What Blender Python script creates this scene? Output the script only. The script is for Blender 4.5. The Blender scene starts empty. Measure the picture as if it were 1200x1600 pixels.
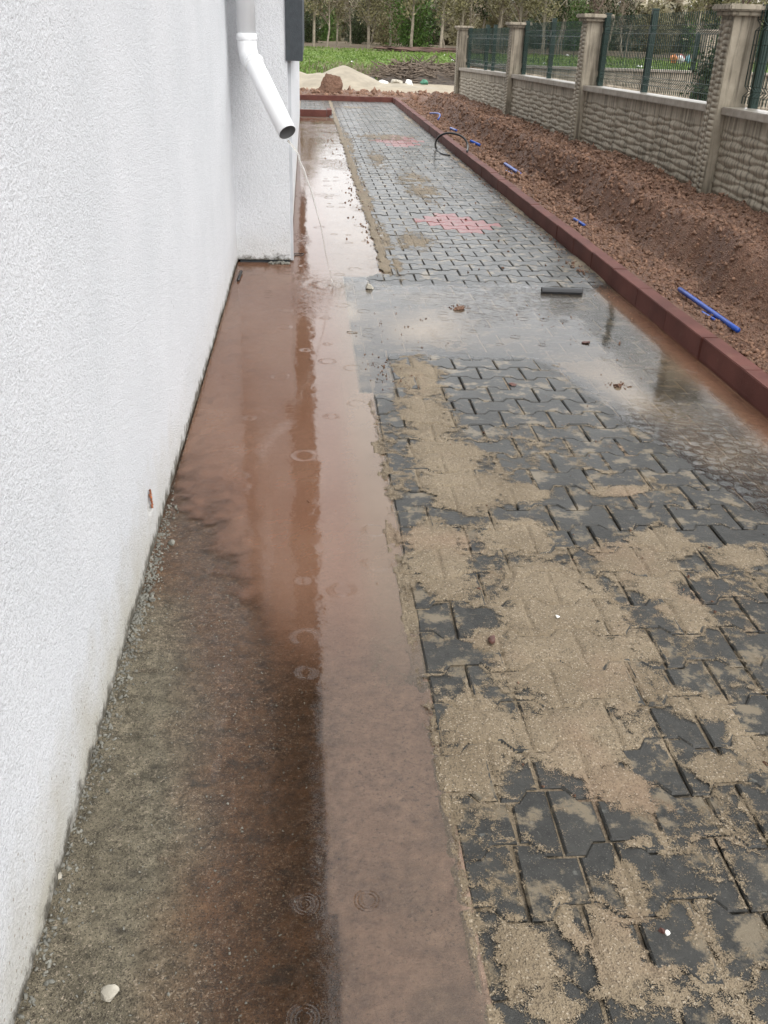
import bpy, bmesh, math, random
import numpy as np
from mathutils import Vector, Matrix, Euler
random.seed(7); RNG = np.random.default_rng(7)
scene = bpy.context.scene
COL = scene.collection

# ------------------------------------------------------------------ camera
FL, PITCH, YAW, ROLL, CAMH = 1419.9, 0.48582, 0.092476, 0.034624, 1.402
_f = np.array([math.sin(YAW)*math.cos(PITCH), math.cos(YAW)*math.cos(PITCH), -math.sin(PITCH)])
_r0 = np.array([math.cos(YAW), -math.sin(YAW), 0.0]); _u0 = np.cross(_r0, _f)
_r = _r0*math.cos(ROLL)+_u0*math.sin(ROLL); _u = -_r0*math.sin(ROLL)+_u0*math.cos(ROLL)
cam = bpy.data.cameras.new('camera'); camo = bpy.data.objects.new('camera', cam); COL.objects.link(camo)
cam.sensor_fit = 'VERTICAL'; cam.sensor_height = 36.0; cam.lens = FL/1600*36.0
cam.clip_start = 0.05; cam.clip_end = 2000
M = Matrix(((_r[0], _u[0], -_f[0], 0), (_r[1], _u[1], -_f[1], 0), (_r[2], _u[2], -_f[2], CAMH), (0, 0, 0, 1)))
camo.matrix_world = M
scene.camera = camo

# ------------------------------------------------------------------ sky, sun, exposure
EL, ROT = math.radians(48), math.radians(140)
w = bpy.data.worlds.new('World'); scene.world = w; w.use_nodes = True
nt = w.node_tree; nt.nodes.clear()
sky = nt.nodes.new('ShaderNodeTexSky'); sky.sky_type = 'NISHITA'; sky.sun_disc = False
sky.sun_elevation = EL; sky.sun_rotation = ROT; sky.air_density = 1.0; sky.dust_density = 3.0
tc = nt.nodes.new('ShaderNodeTexCoord')
mp = nt.nodes.new('ShaderNodeMapping'); mp.inputs['Scale'].default_value = (1, 1, 3.0)
nz = nt.nodes.new('ShaderNodeTexNoise'); nz.inputs['Scale'].default_value = 1.6; nz.inputs['Detail'].default_value = 5
cr = nt.nodes.new('ShaderNodeMapRange'); cr.inputs[1].default_value = .3; cr.inputs[2].default_value = .7
cr.inputs[3].default_value = .82; cr.inputs[4].default_value = 1.15
hs = nt.nodes.new('ShaderNodeHueSaturation'); hs.inputs['Saturation'].default_value = 0.22
mixc = nt.nodes.new('ShaderNodeMix'); mixc.data_type = 'RGBA'; mixc.inputs[0].default_value = 0.72
mixc.inputs[7].default_value = (9.8, 9.95, 10.1, 1)      # even cloud deck
mul = nt.nodes.new('ShaderNodeVectorMath'); mul.operation = 'SCALE'
bg = nt.nodes.new('ShaderNodeBackground'); bg.inputs['Strength'].default_value = 0.12
out = nt.nodes.new('ShaderNodeOutputWorld')
L = nt.links.new
L(tc.outputs['Generated'], mp.inputs[0]); L(mp.outputs[0], nz.inputs['Vector']); L(nz.outputs[0], cr.inputs[0])
L(sky.outputs[0], hs.inputs['Color']); L(hs.outputs[0], mixc.inputs[6]); L(mixc.outputs[2], mul.inputs[0])
sx = nt.nodes.new('ShaderNodeSeparateXYZ'); L(tc.outputs['Generated'], sx.inputs[0])
gr = nt.nodes.new('ShaderNodeMapRange'); gr.inputs[1].default_value = 0; gr.inputs[2].default_value = 1; gr.inputs[3].default_value = .92; gr.inputs[4].default_value = 1.3   # overcast: brighter overhead
L(sx.outputs[2], gr.inputs[0]); mg = nt.nodes.new('ShaderNodeMath'); mg.operation = 'MULTIPLY'; L(cr.outputs[0], mg.inputs[0]); L(gr.outputs[0], mg.inputs[1])
L(mg.outputs[0], mul.inputs['Scale']); L(mul.outputs[0], bg.inputs[0]); L(bg.outputs[0], out.inputs[0])
sl = bpy.data.lights.new('sun', 'SUN'); sl.energy = 0.8; sl.angle = math.radians(25); sl.color = (1, .97, .93)
so = bpy.data.objects.new('sun', sl); COL.objects.link(so)
sd = Vector((math.sin(ROT)*math.cos(EL), math.cos(ROT)*math.cos(EL), math.sin(EL)))
so.rotation_euler = sd.to_track_quat('Z', 'Y').to_euler(); so.location = (8, -8, 12)
scene.view_settings.view_transform = 'Standard'; scene.view_settings.look = 'None'
scene.view_settings.exposure = 1.0; scene.view_settings.gamma = 1.0
scene.view_settings.use_curve_mapping = False
scene.render.engine = 'CYCLES'; scene.cycles.max_bounces = 8; scene.cycles.transparent_max_bounces = 12

# ------------------------------------------------------------------ helpers
def ray(x, y):
    return _f*FL + _r*(x-600) + _u*(800-y)
def at(x, y, X=None, Y=None, Z=0.0):
    d = ray(x, y)
    t = X/d[0] if X is not None else (Y/d[1] if Y is not None else (Z-CAMH)/d[2])
    return Vector((d[0]*t, d[1]*t, d[2]*t+CAMH))
def link(o): COL.objects.link(o); return o
def tag(o, label=None, cat=None, group=None, kind=None):
    if label: o['label'] = label
    if cat: o['category'] = cat
    if group: o['group'] = group
    if kind: o['kind'] = kind
    return o
def empty(name, loc=(0, 0, 0), rz=0, **k):
    o = link(bpy.data.objects.new(name, None)); o.location = loc; o.rotation_euler = (0, 0, rz); o.empty_display_size = .1
    return tag(o, **k)
def obj(name, me, mat=None, parent=None, smooth=False, **k):
    o = link(bpy.data.objects.new(name, me))
    if mat is not None and len(me.materials) == 0: me.materials.append(mat)
    if parent is not None: o.parent = parent
    if smooth: me.polygons.foreach_set('use_smooth', [True]*len(me.polygons))
    return tag(o, **k)
def me_from_bm(name, bm):
    me = bpy.data.meshes.new(name); bm.to_mesh(me); bm.free(); return me
def me_arrays(name, V, F):
    """V (n,3), F (m,k) all same k"""
    me = bpy.data.meshes.new(name); V = np.asarray(V, np.float32); F = np.asarray(F, np.int32); k = F.shape[1]
    me.vertices.add(len(V)); me.vertices.foreach_set('co', V.ravel())
    me.loops.add(F.size); me.loops.foreach_set('vertex_index', F.ravel())
    me.polygons.add(len(F)); me.polygons.foreach_set('loop_start', np.arange(0, F.size, k, dtype=np.int32))
    me.update(calc_edges=True); return me
def grid(name, xs, ys, Z, keep=None, attrs=None, P=None):
    X, Y = np.meshgrid(xs, ys) if P is None else P
    n, m = X.shape
    V = np.stack([X.ravel(), Y.ravel(), Z.ravel()], 1)
    idx = np.arange(n*m).reshape(n, m)
    F = np.stack([idx[:-1, :-1], idx[:-1, 1:], idx[1:, 1:], idx[1:, :-1]], -1).reshape(-1, 4)
    if keep is not None:
        kf = (keep[:-1, :-1] | keep[:-1, 1:] | keep[1:, 1:] | keep[1:, :-1]).ravel(); F = F[kf]
    used, inv = np.unique(F, return_inverse=True); F = inv.reshape(F.shape); V = V[used]
    me = me_arrays(name, V, F)
    for an, av in (attrs or {}).items():
        a = me.attributes.new(an, 'FLOAT', 'POINT'); a.data.foreach_set('value', av.ravel()[used].astype(np.float32))
    me.polygons.foreach_set('use_smooth', np.ones(len(F), bool))
    return me
def _hash(ix, iy, s):
    n = (ix.astype(np.int64)*374761393 + iy.astype(np.int64)*668265263 + s*1442695041) & 0xffffffff
    n = ((n ^ (n >> 13))*1274126177) & 0xffffffff; n = n ^ (n >> 16)
    return (n & 0xffffff)/float(0xffffff)
def vnoise(x, y, s=0):
    ix = np.floor(x); iy = np.floor(y); fx = x-ix; fy = y-iy; fx = fx*fx*(3-2*fx); fy = fy*fy*(3-2*fy)
    a = _hash(ix, iy, s); b = _hash(ix+1, iy, s); c = _hash(ix, iy+1, s); d = _hash(ix+1, iy+1, s)
    return (a*(1-fx)+b*fx)*(1-fy)+(c*(1-fx)+d*fx)*fy
def fbm(x, y, f=1.0, o=4, s=0, g=.5):
    t = 0; a = 1; n = 0
    for i in range(o):
        t = t+a*vnoise(x*f+i*17.3, y*f-i*9.1, s+i); n += a; a *= g; f *= 2.03
    return t/n*2-1
def sm(t): t = np.clip(t, 0, 1); return t*t*(3-2*t)
def geo(a, b, k, mn):
    r = [a]
    while r[-1] < b: r.append(r[-1]+max(mn, k*max(r[-1], .3)))
    return np.array(r)

class Mat:
    def __init__(s, name):
        s.m = bpy.data.materials.new(name); s.m.use_nodes = True; s.nt = s.m.node_tree; s.n = s.nt.nodes
        s.b = s.n['Principled BSDF']; s.out = s.n['Material Output']
    def L(s, a, b): s.nt.links.new(a, b)
    def pos(s):
        g = s.n.new('ShaderNodeNewGeometry'); return g.outputs['Position']
    def objc(s):
        return s.n.new('ShaderNodeTexCoord').outputs['Object']
    def noise(s, scale, detail=4, vec=None, rough=.55, dist=0):
        x = s.n.new('ShaderNodeTexNoise'); x.inputs['Scale'].default_value = scale; x.inputs['Detail'].default_value = detail
        x.inputs['Roughness'].default_value = rough; x.inputs['Distortion'].default_value = dist
        s.L(vec if vec is not None else s.pos(), x.inputs['Vector']); return x.outputs[0]
    def voro(s, scale, vec=None, feat='F1', rnd=1):
        x = s.n.new('ShaderNodeTexVoronoi'); x.feature = feat; x.inputs['Scale'].default_value = scale; x.inputs['Randomness'].default_value = rnd
        s.L(vec if vec is not None else s.pos(), x.inputs['Vector']); return x
    def mapv(s, vec, scale=(1, 1, 1)):
        x = s.n.new('ShaderNodeMapping'); x.inputs['Scale'].default_value = scale; s.L(vec, x.inputs[0]); return x.outputs[0]
    def rng(s, v, a, b, c=0, d=1):
        x = s.n.new('ShaderNodeMapRange'); s.L(v, x.inputs[0])
        for i, q in enumerate((a, b, c, d)): x.inputs[i+1].default_value = q
        return x.outputs[0]
    def math(s, op, a, b=None):
        x = s.n.new('ShaderNodeMath'); x.operation = op
        for i, q in enumerate((a, b)):
            if q is None: continue
            if isinstance(q, (int, float)): x.inputs[i].default_value = q
            else: s.L(q, x.inputs[i])
        return x.outputs[0]
    def mix(s, f, a, b):
        x = s.n.new('ShaderNodeMix'); x.data_type = 'RGBA'
        for i, q in ((0, f), (6, a), (7, b)):
            if isinstance(q, (int, float)): x.inputs[i].default_value = q
            elif isinstance(q, (tuple, list)): x.inputs[i].default_value = (*q[:3], 1)
            else: s.L(q, x.inputs[i])
        return x.outputs[2]
    def attr(s, nm):
        x = s.n.new('ShaderNodeAttribute'); x.attribute_name = nm; return x.outputs['Fac']
    def objrand(s): return s.n.new('ShaderNodeObjectInfo').outputs['Random']
    def sep(s, v):
        x = s.n.new('ShaderNodeSeparateXYZ'); s.L(v, x.inputs[0]); return x.outputs
    def bump(s, h, st=.5, dist=.01, norm=None):
        x = s.n.new('ShaderNodeBump'); x.inputs['Strength'].default_value = st; x.inputs['Distance'].default_value = dist
        s.L(h, x.inputs['Height'])
        if norm is not None: s.L(norm, x.inputs['Normal'])
        return x.outputs[0]
    def set(s, **k):
        nm = dict(col='Base Color', rough='Roughness', spec='Specular IOR Level', norm='Normal', coat='Coat Weight', coatr='Coat Roughness', coatn='Coat Normal', metal='Metallic')
        for a, v in k.items():
            i = s.b.inputs[nm[a]]
            if isinstance(v, (int, float)): i.default_value = v
            elif isinstance(v, tuple): i.default_value = (*v[:3], 1)
            else: s.L(v, i)
        return s

def plain(name, col, rough=.6, var=.25, scale=8, bs=0, bscale=60, spec=.4, coat=0):
    m = Mat(name); v = m.objc(); n = m.noise(scale, 5, v)
    dk = tuple(c*(1-var) for c in col); lt = tuple(min(1, c*(1+var)) for c in col)
    m.set(col=m.mix(m.rng(n, .3, .7), dk, lt), rough=rough, spec=spec)
    if bs: m.set(norm=m.bump(m.noise(bscale, 4, v), bs, .005))
    if coat: m.set(coat=coat, coatr=.08)
    return m.m

# ---- wall stucco
def mat_stucco():
    m = Mat('white_stucco'); p = m.pos(); z = m.sep(p)[2]
    n1 = m.noise(230, 4, p, .6); n2 = m.noise(2.2, 4, p); n3 = m.noise(60, 3, p)
    base = m.mix(m.rng(n2, .3, .7), (.635, .65, .67), (.695, .705, .725))
    pits = m.rng(n1, .34, .50, .55, 1)
    base = m.mix(1.0, base, base)
    x = m.n.new('ShaderNodeMix'); x.data_type = 'RGBA'; x.blend_type = 'MULTIPLY'; x.inputs[0].default_value = .55
    m.L(base, x.inputs[6]); 
    cc = m.n.new('ShaderNodeCombineColor'); [m.L(pits, cc.inputs[i]) for i in range(3)]; m.L(cc.outputs[0], x.inputs[7])
    zz = m.math('ADD', z, m.math('MULTIPLY', m.math('SUBTRACT', m.noise(9, 5, p), .5), .3))
    dirt = m.rng(zz, .26, .0)
    near = m.rng(m.sep(p)[1], 3.4, 2.0, .35, 1)
    c = m.mix(m.math('MULTIPLY', m.math('MULTIPLY', dirt, near), .75), x.outputs[2], (.40, .365, .28))
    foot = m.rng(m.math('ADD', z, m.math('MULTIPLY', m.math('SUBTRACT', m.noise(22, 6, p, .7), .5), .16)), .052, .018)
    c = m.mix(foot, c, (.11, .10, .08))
    spk = m.voro(75, p); sps = m.n.new('ShaderNodeSeparateColor'); m.L(spk.outputs['Color'], sps.inputs[0])
    sk = m.math('MULTIPLY', m.math('LESS_THAN', spk.outputs['Distance'], .22), m.math('GREATER_THAN', m.math('ADD', sps.outputs[0], m.rng(z, 0, .5, .10, -.25)), .93))
    c = m.mix(m.math('MULTIPLY', sk, .6), c, (.22, .17, .11))
    fl = m.voro(16, m.mapv(p, (1, 1, .6))); flk = m.math('MULTIPLY', m.math('LESS_THAN', fl.outputs['Distance'], .07), m.math('GREATER_THAN', m.noise(5, 2, p), .58))
    c = m.mix(m.math('MULTIPLY', flk, .5), c, (.2, .2, .2))
    m.set(col=c, rough=.85, spec=.25)
    h = m.math('ADD', m.math('MULTIPLY', n1, .7), m.math('MULTIPLY', n3, .6))
    m.set(norm=m.bump(h, 1.0, .008)); return m.m
# ---- concrete of the channel beside the wall
def mat_channel():
    m = Mat('wet_concrete_slab'); p = m.pos(); s = m.sep(p)
    n1 = m.noise(3.5, 6, p, .6); n2 = m.noise(30, 7, p, .7); v = m.voro(420, p); n4 = m.noise(11, 5, m.mapv(p, (1, 1.8, 1)), .65)
    grey = m.mix(m.rng(n2, .32, .68), (.055, .047, .030), (.185, .158, .108))
    brown = m.mix(m.rng(n2, .32, .68), (.040, .020, .008), (.145, .076, .035))
    bx = m.attr('brown'); f = m.rng(m.math('ADD', bx, m.math('MULTIPLY', m.math('SUBTRACT', n1, .5), 1.1)), .2, .8)
    c = m.mix(f, grey, brown)
    sc = m.n.new('ShaderNodeSeparateColor'); m.L(v.outputs['Color'], sc.inputs[0])
    dens = m.rng(m.noise(6, 4, p), .35, .65, 0, 1)
    c = m.mix(m.math('MULTIPLY', m.math('MULTIPLY', m.math('GREATER_THAN', sc.outputs[0], .93), .6), dens), c, (.30, .25, .18))
    c = m.mix(m.math('MULTIPLY', m.math('LESS_THAN', sc.outputs[0], .18), .6), c, (.015, .011, .008))
    c = m.mix(m.rng(n4, .42, .30, 0, .7), c, (.022, .019, .014))
    c = m.mix(m.math('MULTIPLY', m.attr('strip'), .8), c, m.mix(m.rng(n2, .3, .7), (.26, .165, .115), (.54, .385, .285)))  # pinkish sediment colour, lightened to carry the sky reflection
    gn = m.noise(115, 4, p, .85); gd = m.rng(m.noise(4, 4, p), .38, .62, .35, 1)
    c = m.mix(m.math('MULTIPLY', m.rng(gn, .45, .36, 0, .9), gd), c, (.022, .015, .010)); c = m.mix(m.math('MULTIPLY', m.rng(gn, .57, .64, 0, .65), gd), c, (.42, .34, .26))
    wet = m.attr('wet'); mm = m.n.new('ShaderNodeMix'); mm.data_type = 'RGBA'; mm.blend_type = 'MULTIPLY'; m.L(wet, mm.inputs[0]); m.L(c, mm.inputs[6]); mm.inputs[7].default_value = (.74, .70, .66, 1); c = mm.outputs[2]
    m.set(col=c, rough=m.rng(wet, 0, 1, .7, .5), spec=.35)
    h = m.math('ADD', m.math('ADD', m.math('MULTIPLY', n2, 1.0), m.math('MULTIPLY', n4, 1.3)), m.math('MULTIPLY', v.outputs['Distance'], .25))
    m.set(norm=m.bump(h, .8, .009), coat=m.math('MULTIPLY', wet, .25), coatr=.25,
          coatn=m.bump(m.noise(70, 4, p), .22, .003))
    m.b.inputs['Coat IOR'].default_value = 1.6; return m.m
def mat_sand(alpha=False):
    m = Mat('spilled_building_sand' if alpha else 'joint_sand'); p = m.pos()
    n = m.noise(5, 5, p); n2 = m.noise(90, 4, p, .7); v = m.voro(330, p)
    sc = m.n.new('ShaderNodeSeparateColor'); m.L(v.outputs['Color'], sc.inputs[0])
    c = m.mix(m.rng(n, .3, .7), (.150, .114, .070), (.235, .186, .122))
    c = m.mix(m.rng(n2, .35, .75, 0, .5), c, (.16, .115, .068))
    c = m.mix(m.math('MULTIPLY', m.math('GREATER_THAN', sc.outputs[0], .94), .6), c, (.38, .32, .24))
    c = m.mix(m.math('MULTIPLY', m.math('LESS_THAN', sc.outputs[0], .2), .6), c, (.06, .045, .03))
    c = m.mix(m.rng(m.noise(2.3, 3, p), .55, .68, 0, .25), c, (.27, .16, .105))
    if alpha:
        g = m.math('ADD', m.attr('mask'), m.math('ADD', m.math('MULTIPLY', m.math('SUBTRACT', m.noise(420, 2, p), .5), 1.5), m.math('MULTIPLY', m.math('SUBTRACT', m.noise(38, 6, p, .75), .5), 2.2)))
        m.L(m.math('GREATER_THAN', g, .05), m.b.inputs['Alpha'])
    else: c = m.mix(m.attr('low'), c, (.022, .019, .015))          # joint bottoms hold dark wet silt
    m.set(col=c, rough=.62, spec=.35, norm=m.bump(m.math('ADD', n2, m.math('MULTIPLY', v.outputs['Distance'], .5)), .7, .006)); return m.m
def mat_paver(name, a, b, stain=(.20, .16, .105)):
    m = Mat(name); p = m.pos(); s = m.sep(p)
    n = m.noise(35, 6, p, .65); n2 = m.noise(7, 4, p); v = m.voro(520, p)
    sc = m.n.new('ShaderNodeSeparateColor'); m.L(v.outputs['Color'], sc.inputs[0])
    c = m.mix(m.rng(n, .3, .7), a, b)
    c = m.mix(m.math('MULTIPLY', m.objrand(), .35), c, tuple(q*1.55 for q in b))
    c = m.mix(m.math('MULTIPLY', m.math('GREATER_THAN', sc.outputs[0], .975), .4), c, (.15, .14, .12))
    st = m.rng(m.math('ADD', m.noise(9.5, 9, p, .72), m.math('MULTIPLY', n2, .18)), .62, .69, 0, .7)
    c = m.mix(st, c, stain)
    lich = m.rng(m.noise(26, 3, m.mapv(p, (1, 1.2, 1))), .68, .74, 0, .35)
    c = m.mix(lich, c, (.2, .2, .175))
    wet = m.rng(m.math('ADD', s[1], m.math('MULTIPLY', m.math('SUBTRACT', n2, .5), 2.2)), 2.0, 5.0, .06, .50)
    m.set(col=c, rough=.6, spec=.32, coat=wet, coatr=.2, norm=m.bump(m.math('ADD', m.math('ADD', n, m.noise(120, 4, p, .7)), m.math('MULTIPLY', v.outputs['Distance'], .3)), .6, .004),
          coatn=m.bump(m.noise(60, 3, p), .25, .002)); return m.m
def mat_water():
    m = Mat('muddy_rain_water'); p = m.pos(); m.n.remove(m.b)
    # rings of rain drops: round waves about random points
    def rings(scale, lim, freq, off):
        mp = m.n.new('ShaderNodeMapping'); mp.inputs['Location'].default_value = off; mp.inputs['Scale'].default_value = (1, 1, 0); m.L(p, mp.inputs[0])
        v = m.voro(scale, mp.outputs[0], rnd=.9); v.voronoi_dimensions = '2D'
        sc = m.n.new('ShaderNodeSeparateColor'); m.L(v.outputs['Color'], sc.inputs[0])
        d = m.math('DIVIDE', v.outputs['Distance'], scale)
        rad = m.math('ADD', m.math('MULTIPLY', sc.outputs[1], .030), .014)
        e = m.math('DIVIDE', m.math('SUBTRACT', d, rad), .0075)
        env = m.math('EXPONENT', m.math('MULTIPLY', m.math('MULTIPLY', e, e), -1))
        wv = m.math('SINE', m.math('MULTIPLY', d, freq))
        on = m.math('GREATER_THAN', m.math('ADD', sc.outputs[0], lim), 1)
        return m.math('MULTIPLY', m.math('MULTIPLY', env, wv), on)
    rain = m.attr('rain')
    r1 = rings(9, .11, 900, (0, 0, 0))
    mA = m.math('MULTIPLY', rings(12, .85, 540, (3.3, 1.7, 0)), rain)
    mB = m.math('MULTIPLY', rings(14, .85, 480, (7.1, 4.2, 0)), rain)
    mC = m.math('MULTIPLY', rings(17, .85, 600, (1.1, 9.2, 0)), rain)
    h = m.math('ADD', m.math('MULTIPLY', r1, .5), m.math('MULTIPLY', m.math('ADD', m.math('ADD', mB, mC), mA), 3.6))
    chop = m.attr('chop')
    lo = m.noise(5, 3, m.mapv(p, (1, .55, 1)), .5)
    hi = m.noise(42, 3, m.mapv(p, (.7, 1.3, 1)), .6, .6)
    h2 = m.math('ADD', m.math('MULTIPLY', lo, 1.4), m.math('MULTIPLY', m.math('MULTIPLY', hi, chop), 2.2))
    h2 = m.math('ADD', h2, m.math('MULTIPLY', m.math('MULTIPLY', m.noise(330, 2, p, .6), m.attr('grainy')), .10)); N = m.bump(h2, .35, .0035); N = m.bump(h, .55, .0010, N)
    fr = m.n.new('ShaderNodeFresnel'); fr.inputs['IOR'].default_value = 1.42; m.L(N, fr.inputs['Normal'])
    gl = m.n.new('ShaderNodeBsdfGlossy'); gl.inputs['Roughness'].default_value = .015; m.L(N, gl.inputs['Normal'])
    df = m.n.new('ShaderNodeBsdfDiffuse'); n2 = m.noise(1.6, 5, m.mapv(p, (1, .5, 1)), .6)
    red = m.attr('red')
    mud = m.mix(m.rng(n2, .35, .65), (.165, .078, .046), (.215, .118, .076))
    clay = m.mix(m.rng(n2, .35, .65), (.19, .145, .098), (.26, .205, .145))
    m.L(m.mix(red, clay, mud), df.inputs['Color'])
    tr = m.n.new('ShaderNodeBsdfTransparent'); tr.inputs['Color'].default_value = (.93, .9, .86, 1)
    b1 = m.n.new('ShaderNodeMixShader'); m.L(m.attr('turbid'), b1.inputs[0]); m.L(tr.outputs[0], b1.inputs[1]); m.L(df.outputs[0], b1.inputs[2])
    b2 = m.n.new('ShaderNodeMixShader'); m.L(fr.outputs[0], b2.inputs[0]); m.L(b1.outputs[0], b2.inputs[1]); m.L(gl.outputs[0], b2.inputs[2])
    t2 = m.n.new('ShaderNodeBsdfTransparent'); b3 = m.n.new('ShaderNodeMixShader'); m.L(m.attr('cover'), b3.inputs[0]); m.L(t2.outputs[0], b3.inputs[1]); m.L(b2.outputs[0], b3.inputs[2])
    m.L(b3.outputs[0], m.out.inputs['Surface']); return m.m
def mat_soil():
    m = Mat('red_brown_soil'); p = m.pos()
    n = m.noise(2.2, 5, p); n2 = m.noise(38, 6, p, .7); v = m.voro(120, p)
    c = m.mix(m.rng(n, .3, .7), (.150, .072, .043), (.255, .138, .088))
    c = m.mix(m.rng(n2, .35, .7, 0, .7), c, (.05, .025, .016))
    sc = m.n.new('ShaderNodeSeparateColor'); m.L(v.outputs['Color'], sc.inputs[0])
    c = m.mix(m.math('MULTIPLY', m.math('GREATER_THAN', sc.outputs[0], .86), .6), c, (.27, .175, .115))
    m.set(col=c, rough=.65, spec=.35, norm=m.bump(m.math('ADD', n2, m.math('MULTIPLY', v.outputs['Distance'], .6)), .9, .02)); return m.m
def mat_ground():
    m = Mat('field_ground'); p = m.pos(); s = m.sep(p)
    n = m.noise(.35, 6, p, .6); n2 = m.noise(3, 6, p, .65)
    grass = m.mix(m.rng(n2, .3, .7), (.065, .110, .022), (.135, .19, .045))
    grass = m.mix(m.rng(n, .52, .72, 0, .75), grass, (.15, .12, .07))
    sand = m.mix(m.rng(n2, .3, .7), (.22, .185, .14), (.34, .29, .215))
    soil = m.mix(m.rng(n2, .3, .7), (.10, .055, .038), (.17, .10, .068))
    yy = m.math('ADD', s[1], m.math('MULTIPLY', m.math('SUBTRACT', m.noise(.8, 5, p), .5), 2.2))
    c = m.mix(m.rng(yy, 24.2, 24.7), soil, sand)
    yg = m.math('ADD', s[1], m.math('MULTIPLY', m.math('SUBTRACT', m.noise(.5, 5, p), .5), 3))
    c = m.mix(m.rng(yg, 31.0, 32.2), c, grass)
    c = m.mix(m.rng(yy, 57, 62), c, (.11, .085, .055))
    m.set(col=c, rough=.9, spec=.2, norm=m.bump(n2, .8, .05)); return m.m
def mat_precast():
    m = Mat('weathered_precast_concrete'); p = m.pos(); s = m.sep(p)
    n = m.noise(6, 6, p, .6); st = m.noise(1, 5, m.mapv(p, (26, 26, 1.6)), .6); f = m.noise(120, 3, p)
    c = m.mix(m.rng(n, .3, .7), (.25, .218, .165), (.40, .352, .275))
    c = m.mix(m.rng(st, .47, .62, 0, .7), c, (.08, .066, .047))
    c = m.mix(m.rng(f, .6, .8, 0, .35), c, (.1, .085, .065))
    m.set(col=c, rough=.75, spec=.3, norm=m.bump(m.math('ADD', n, m.math('MULTIPLY', f, .3)), .4, .004)); return m.m
def mat_coping():
    m = Mat('rain_wet_coping'); p = m.pos(); n = m.noise(9, 5, p)
    nm = m.n.new('ShaderNodeNewGeometry').outputs['Normal']; up = m.sep(nm)[2]
    m.set(col=m.mix(m.rng(n, .3, .7), (.22, .19, .15), (.36, .32, .27)), rough=.6, coat=m.rng(up, .8, .95), coatr=.3, coatn=m.bump(m.noise(40, 3, p), .5, .004), norm=m.bump(m.noise(70, 3, p), .3, .003)); return m.m
def mat_kerb():
    m = Mat('red_kerb_concrete'); p = m.pos(); n = m.noise(5, 5, p); f = m.noise(150, 4, p); s = m.sep(p)
    c = m.mix(m.rng(n, .3, .7), (.078, .025, .019), (.14, .050, .038))
    c = m.mix(m.rng(f, .55, .8, 0, .5), c, (.05, .018, .016))
    c = m.mix(m.math('MULTIPLY', m.objrand(), .12), c, (.12, .05, .04))
    c = m.mix(m.rng(m.noise(12, 5, p), .6, .75, 0, .5), c, (.16, .09, .06))
    m.set(col=c, rough=.7, spec=.25, coat=.06, coatr=.3, norm=m.bump(f, .6, .003)); return m.m
def mat_leaf(name, a, b):
    m = Mat(name); v = m.objc(); n = m.noise(1.3, 3, v); 
    m.set(col=m.mix(m.rng(n, .35, .65), a, b), rough=.6, spec=.2)
    m.b.inputs['Subsurface Weight'].default_value = 0
    return m.m

STUCCO = mat_stucco(); CHAN = mat_channel(); SAND = mat_sand(); SPILL = mat_sand(True); WATER = mat_water(); SOIL = mat_soil(); GROUND = mat_ground()
PAV = mat_paver('grey_paver_concrete', (.011, .011, .0095), (.034, .033, .029)); PAVR = mat_paver('red_paver_concrete', (.11, .018, .018), (.17, .032, .030), (.17, .10, .08))
PRE = mat_precast(); COPE = mat_coping(); KERB = mat_kerb()
PVC = plain('white_pvc', (.78, .79, .80), .28, .03, 5, spec=.5); PVCIN = plain('pipe_inside', (.10, .10, .10), .6, .3)
CLAD = plain('dark_grey_render', (.045, .052, .058), .8, .15, 30, .5, 160); SOFF = plain('soffit_brown', (.10, .075, .055), .8, .2, 3)
TRIM = plain('pale_grey_trim', (.45, .46, .48), .6, .1); GREENM = plain('green_powder_coat', (.003, .022, .016), .4, .2, spec=.5)
BLUE = plain('blue_polythene', (.010, .055, .30), .35, .15, spec=.5); BLACK = plain('black_plastic', (.012, .012, .013), .35, .3, spec=.5)
BARK = plain('pale_bark', (.24, .205, .155), .9, .35, 3); TWIG = plain('dry_twigs', (.16, .125, .09), .9, .4, 3); RUST = plain('rusty_steel', (.06, .035, .025), .8, .3)
LEAFD = mat_leaf('dark_leaves', (.020, .032, .012), (.045, .065, .020)); LEAFG = mat_leaf('fresh_leaves', (.05, .10, .02), (.10, .17, .035)); LEAFO = mat_leaf('olive_catkins', (.12, .108, .052), (.23, .205, .105))
STONE = plain('pale_stone', (.36, .33, .27), .7, .3, 20, .6, 80); STONEW = plain('white_chip', (.75, .74, .7), .6, .1, 20); STONER = plain('reddish_stone', (.10, .045, .035), .55, .4, 25, .6, 90)
DARKT = plain('brush_earth', (.055, .042, .032), .9, .5, 9)
MORTAR = plain('grey_mortar', (.17, .165, .14), .8, .4, 25, .8, 90); LITTER = plain('white_litter', (.75, .75, .74), .6, .15)
CLOD = plain('soil_clod_earth', (.185, .105, .067), .8, .5, 14, .6, 90)
PSAND = plain('pile_sand', (.27, .235, .18), .95, .2, 3, .6, 8)

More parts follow.
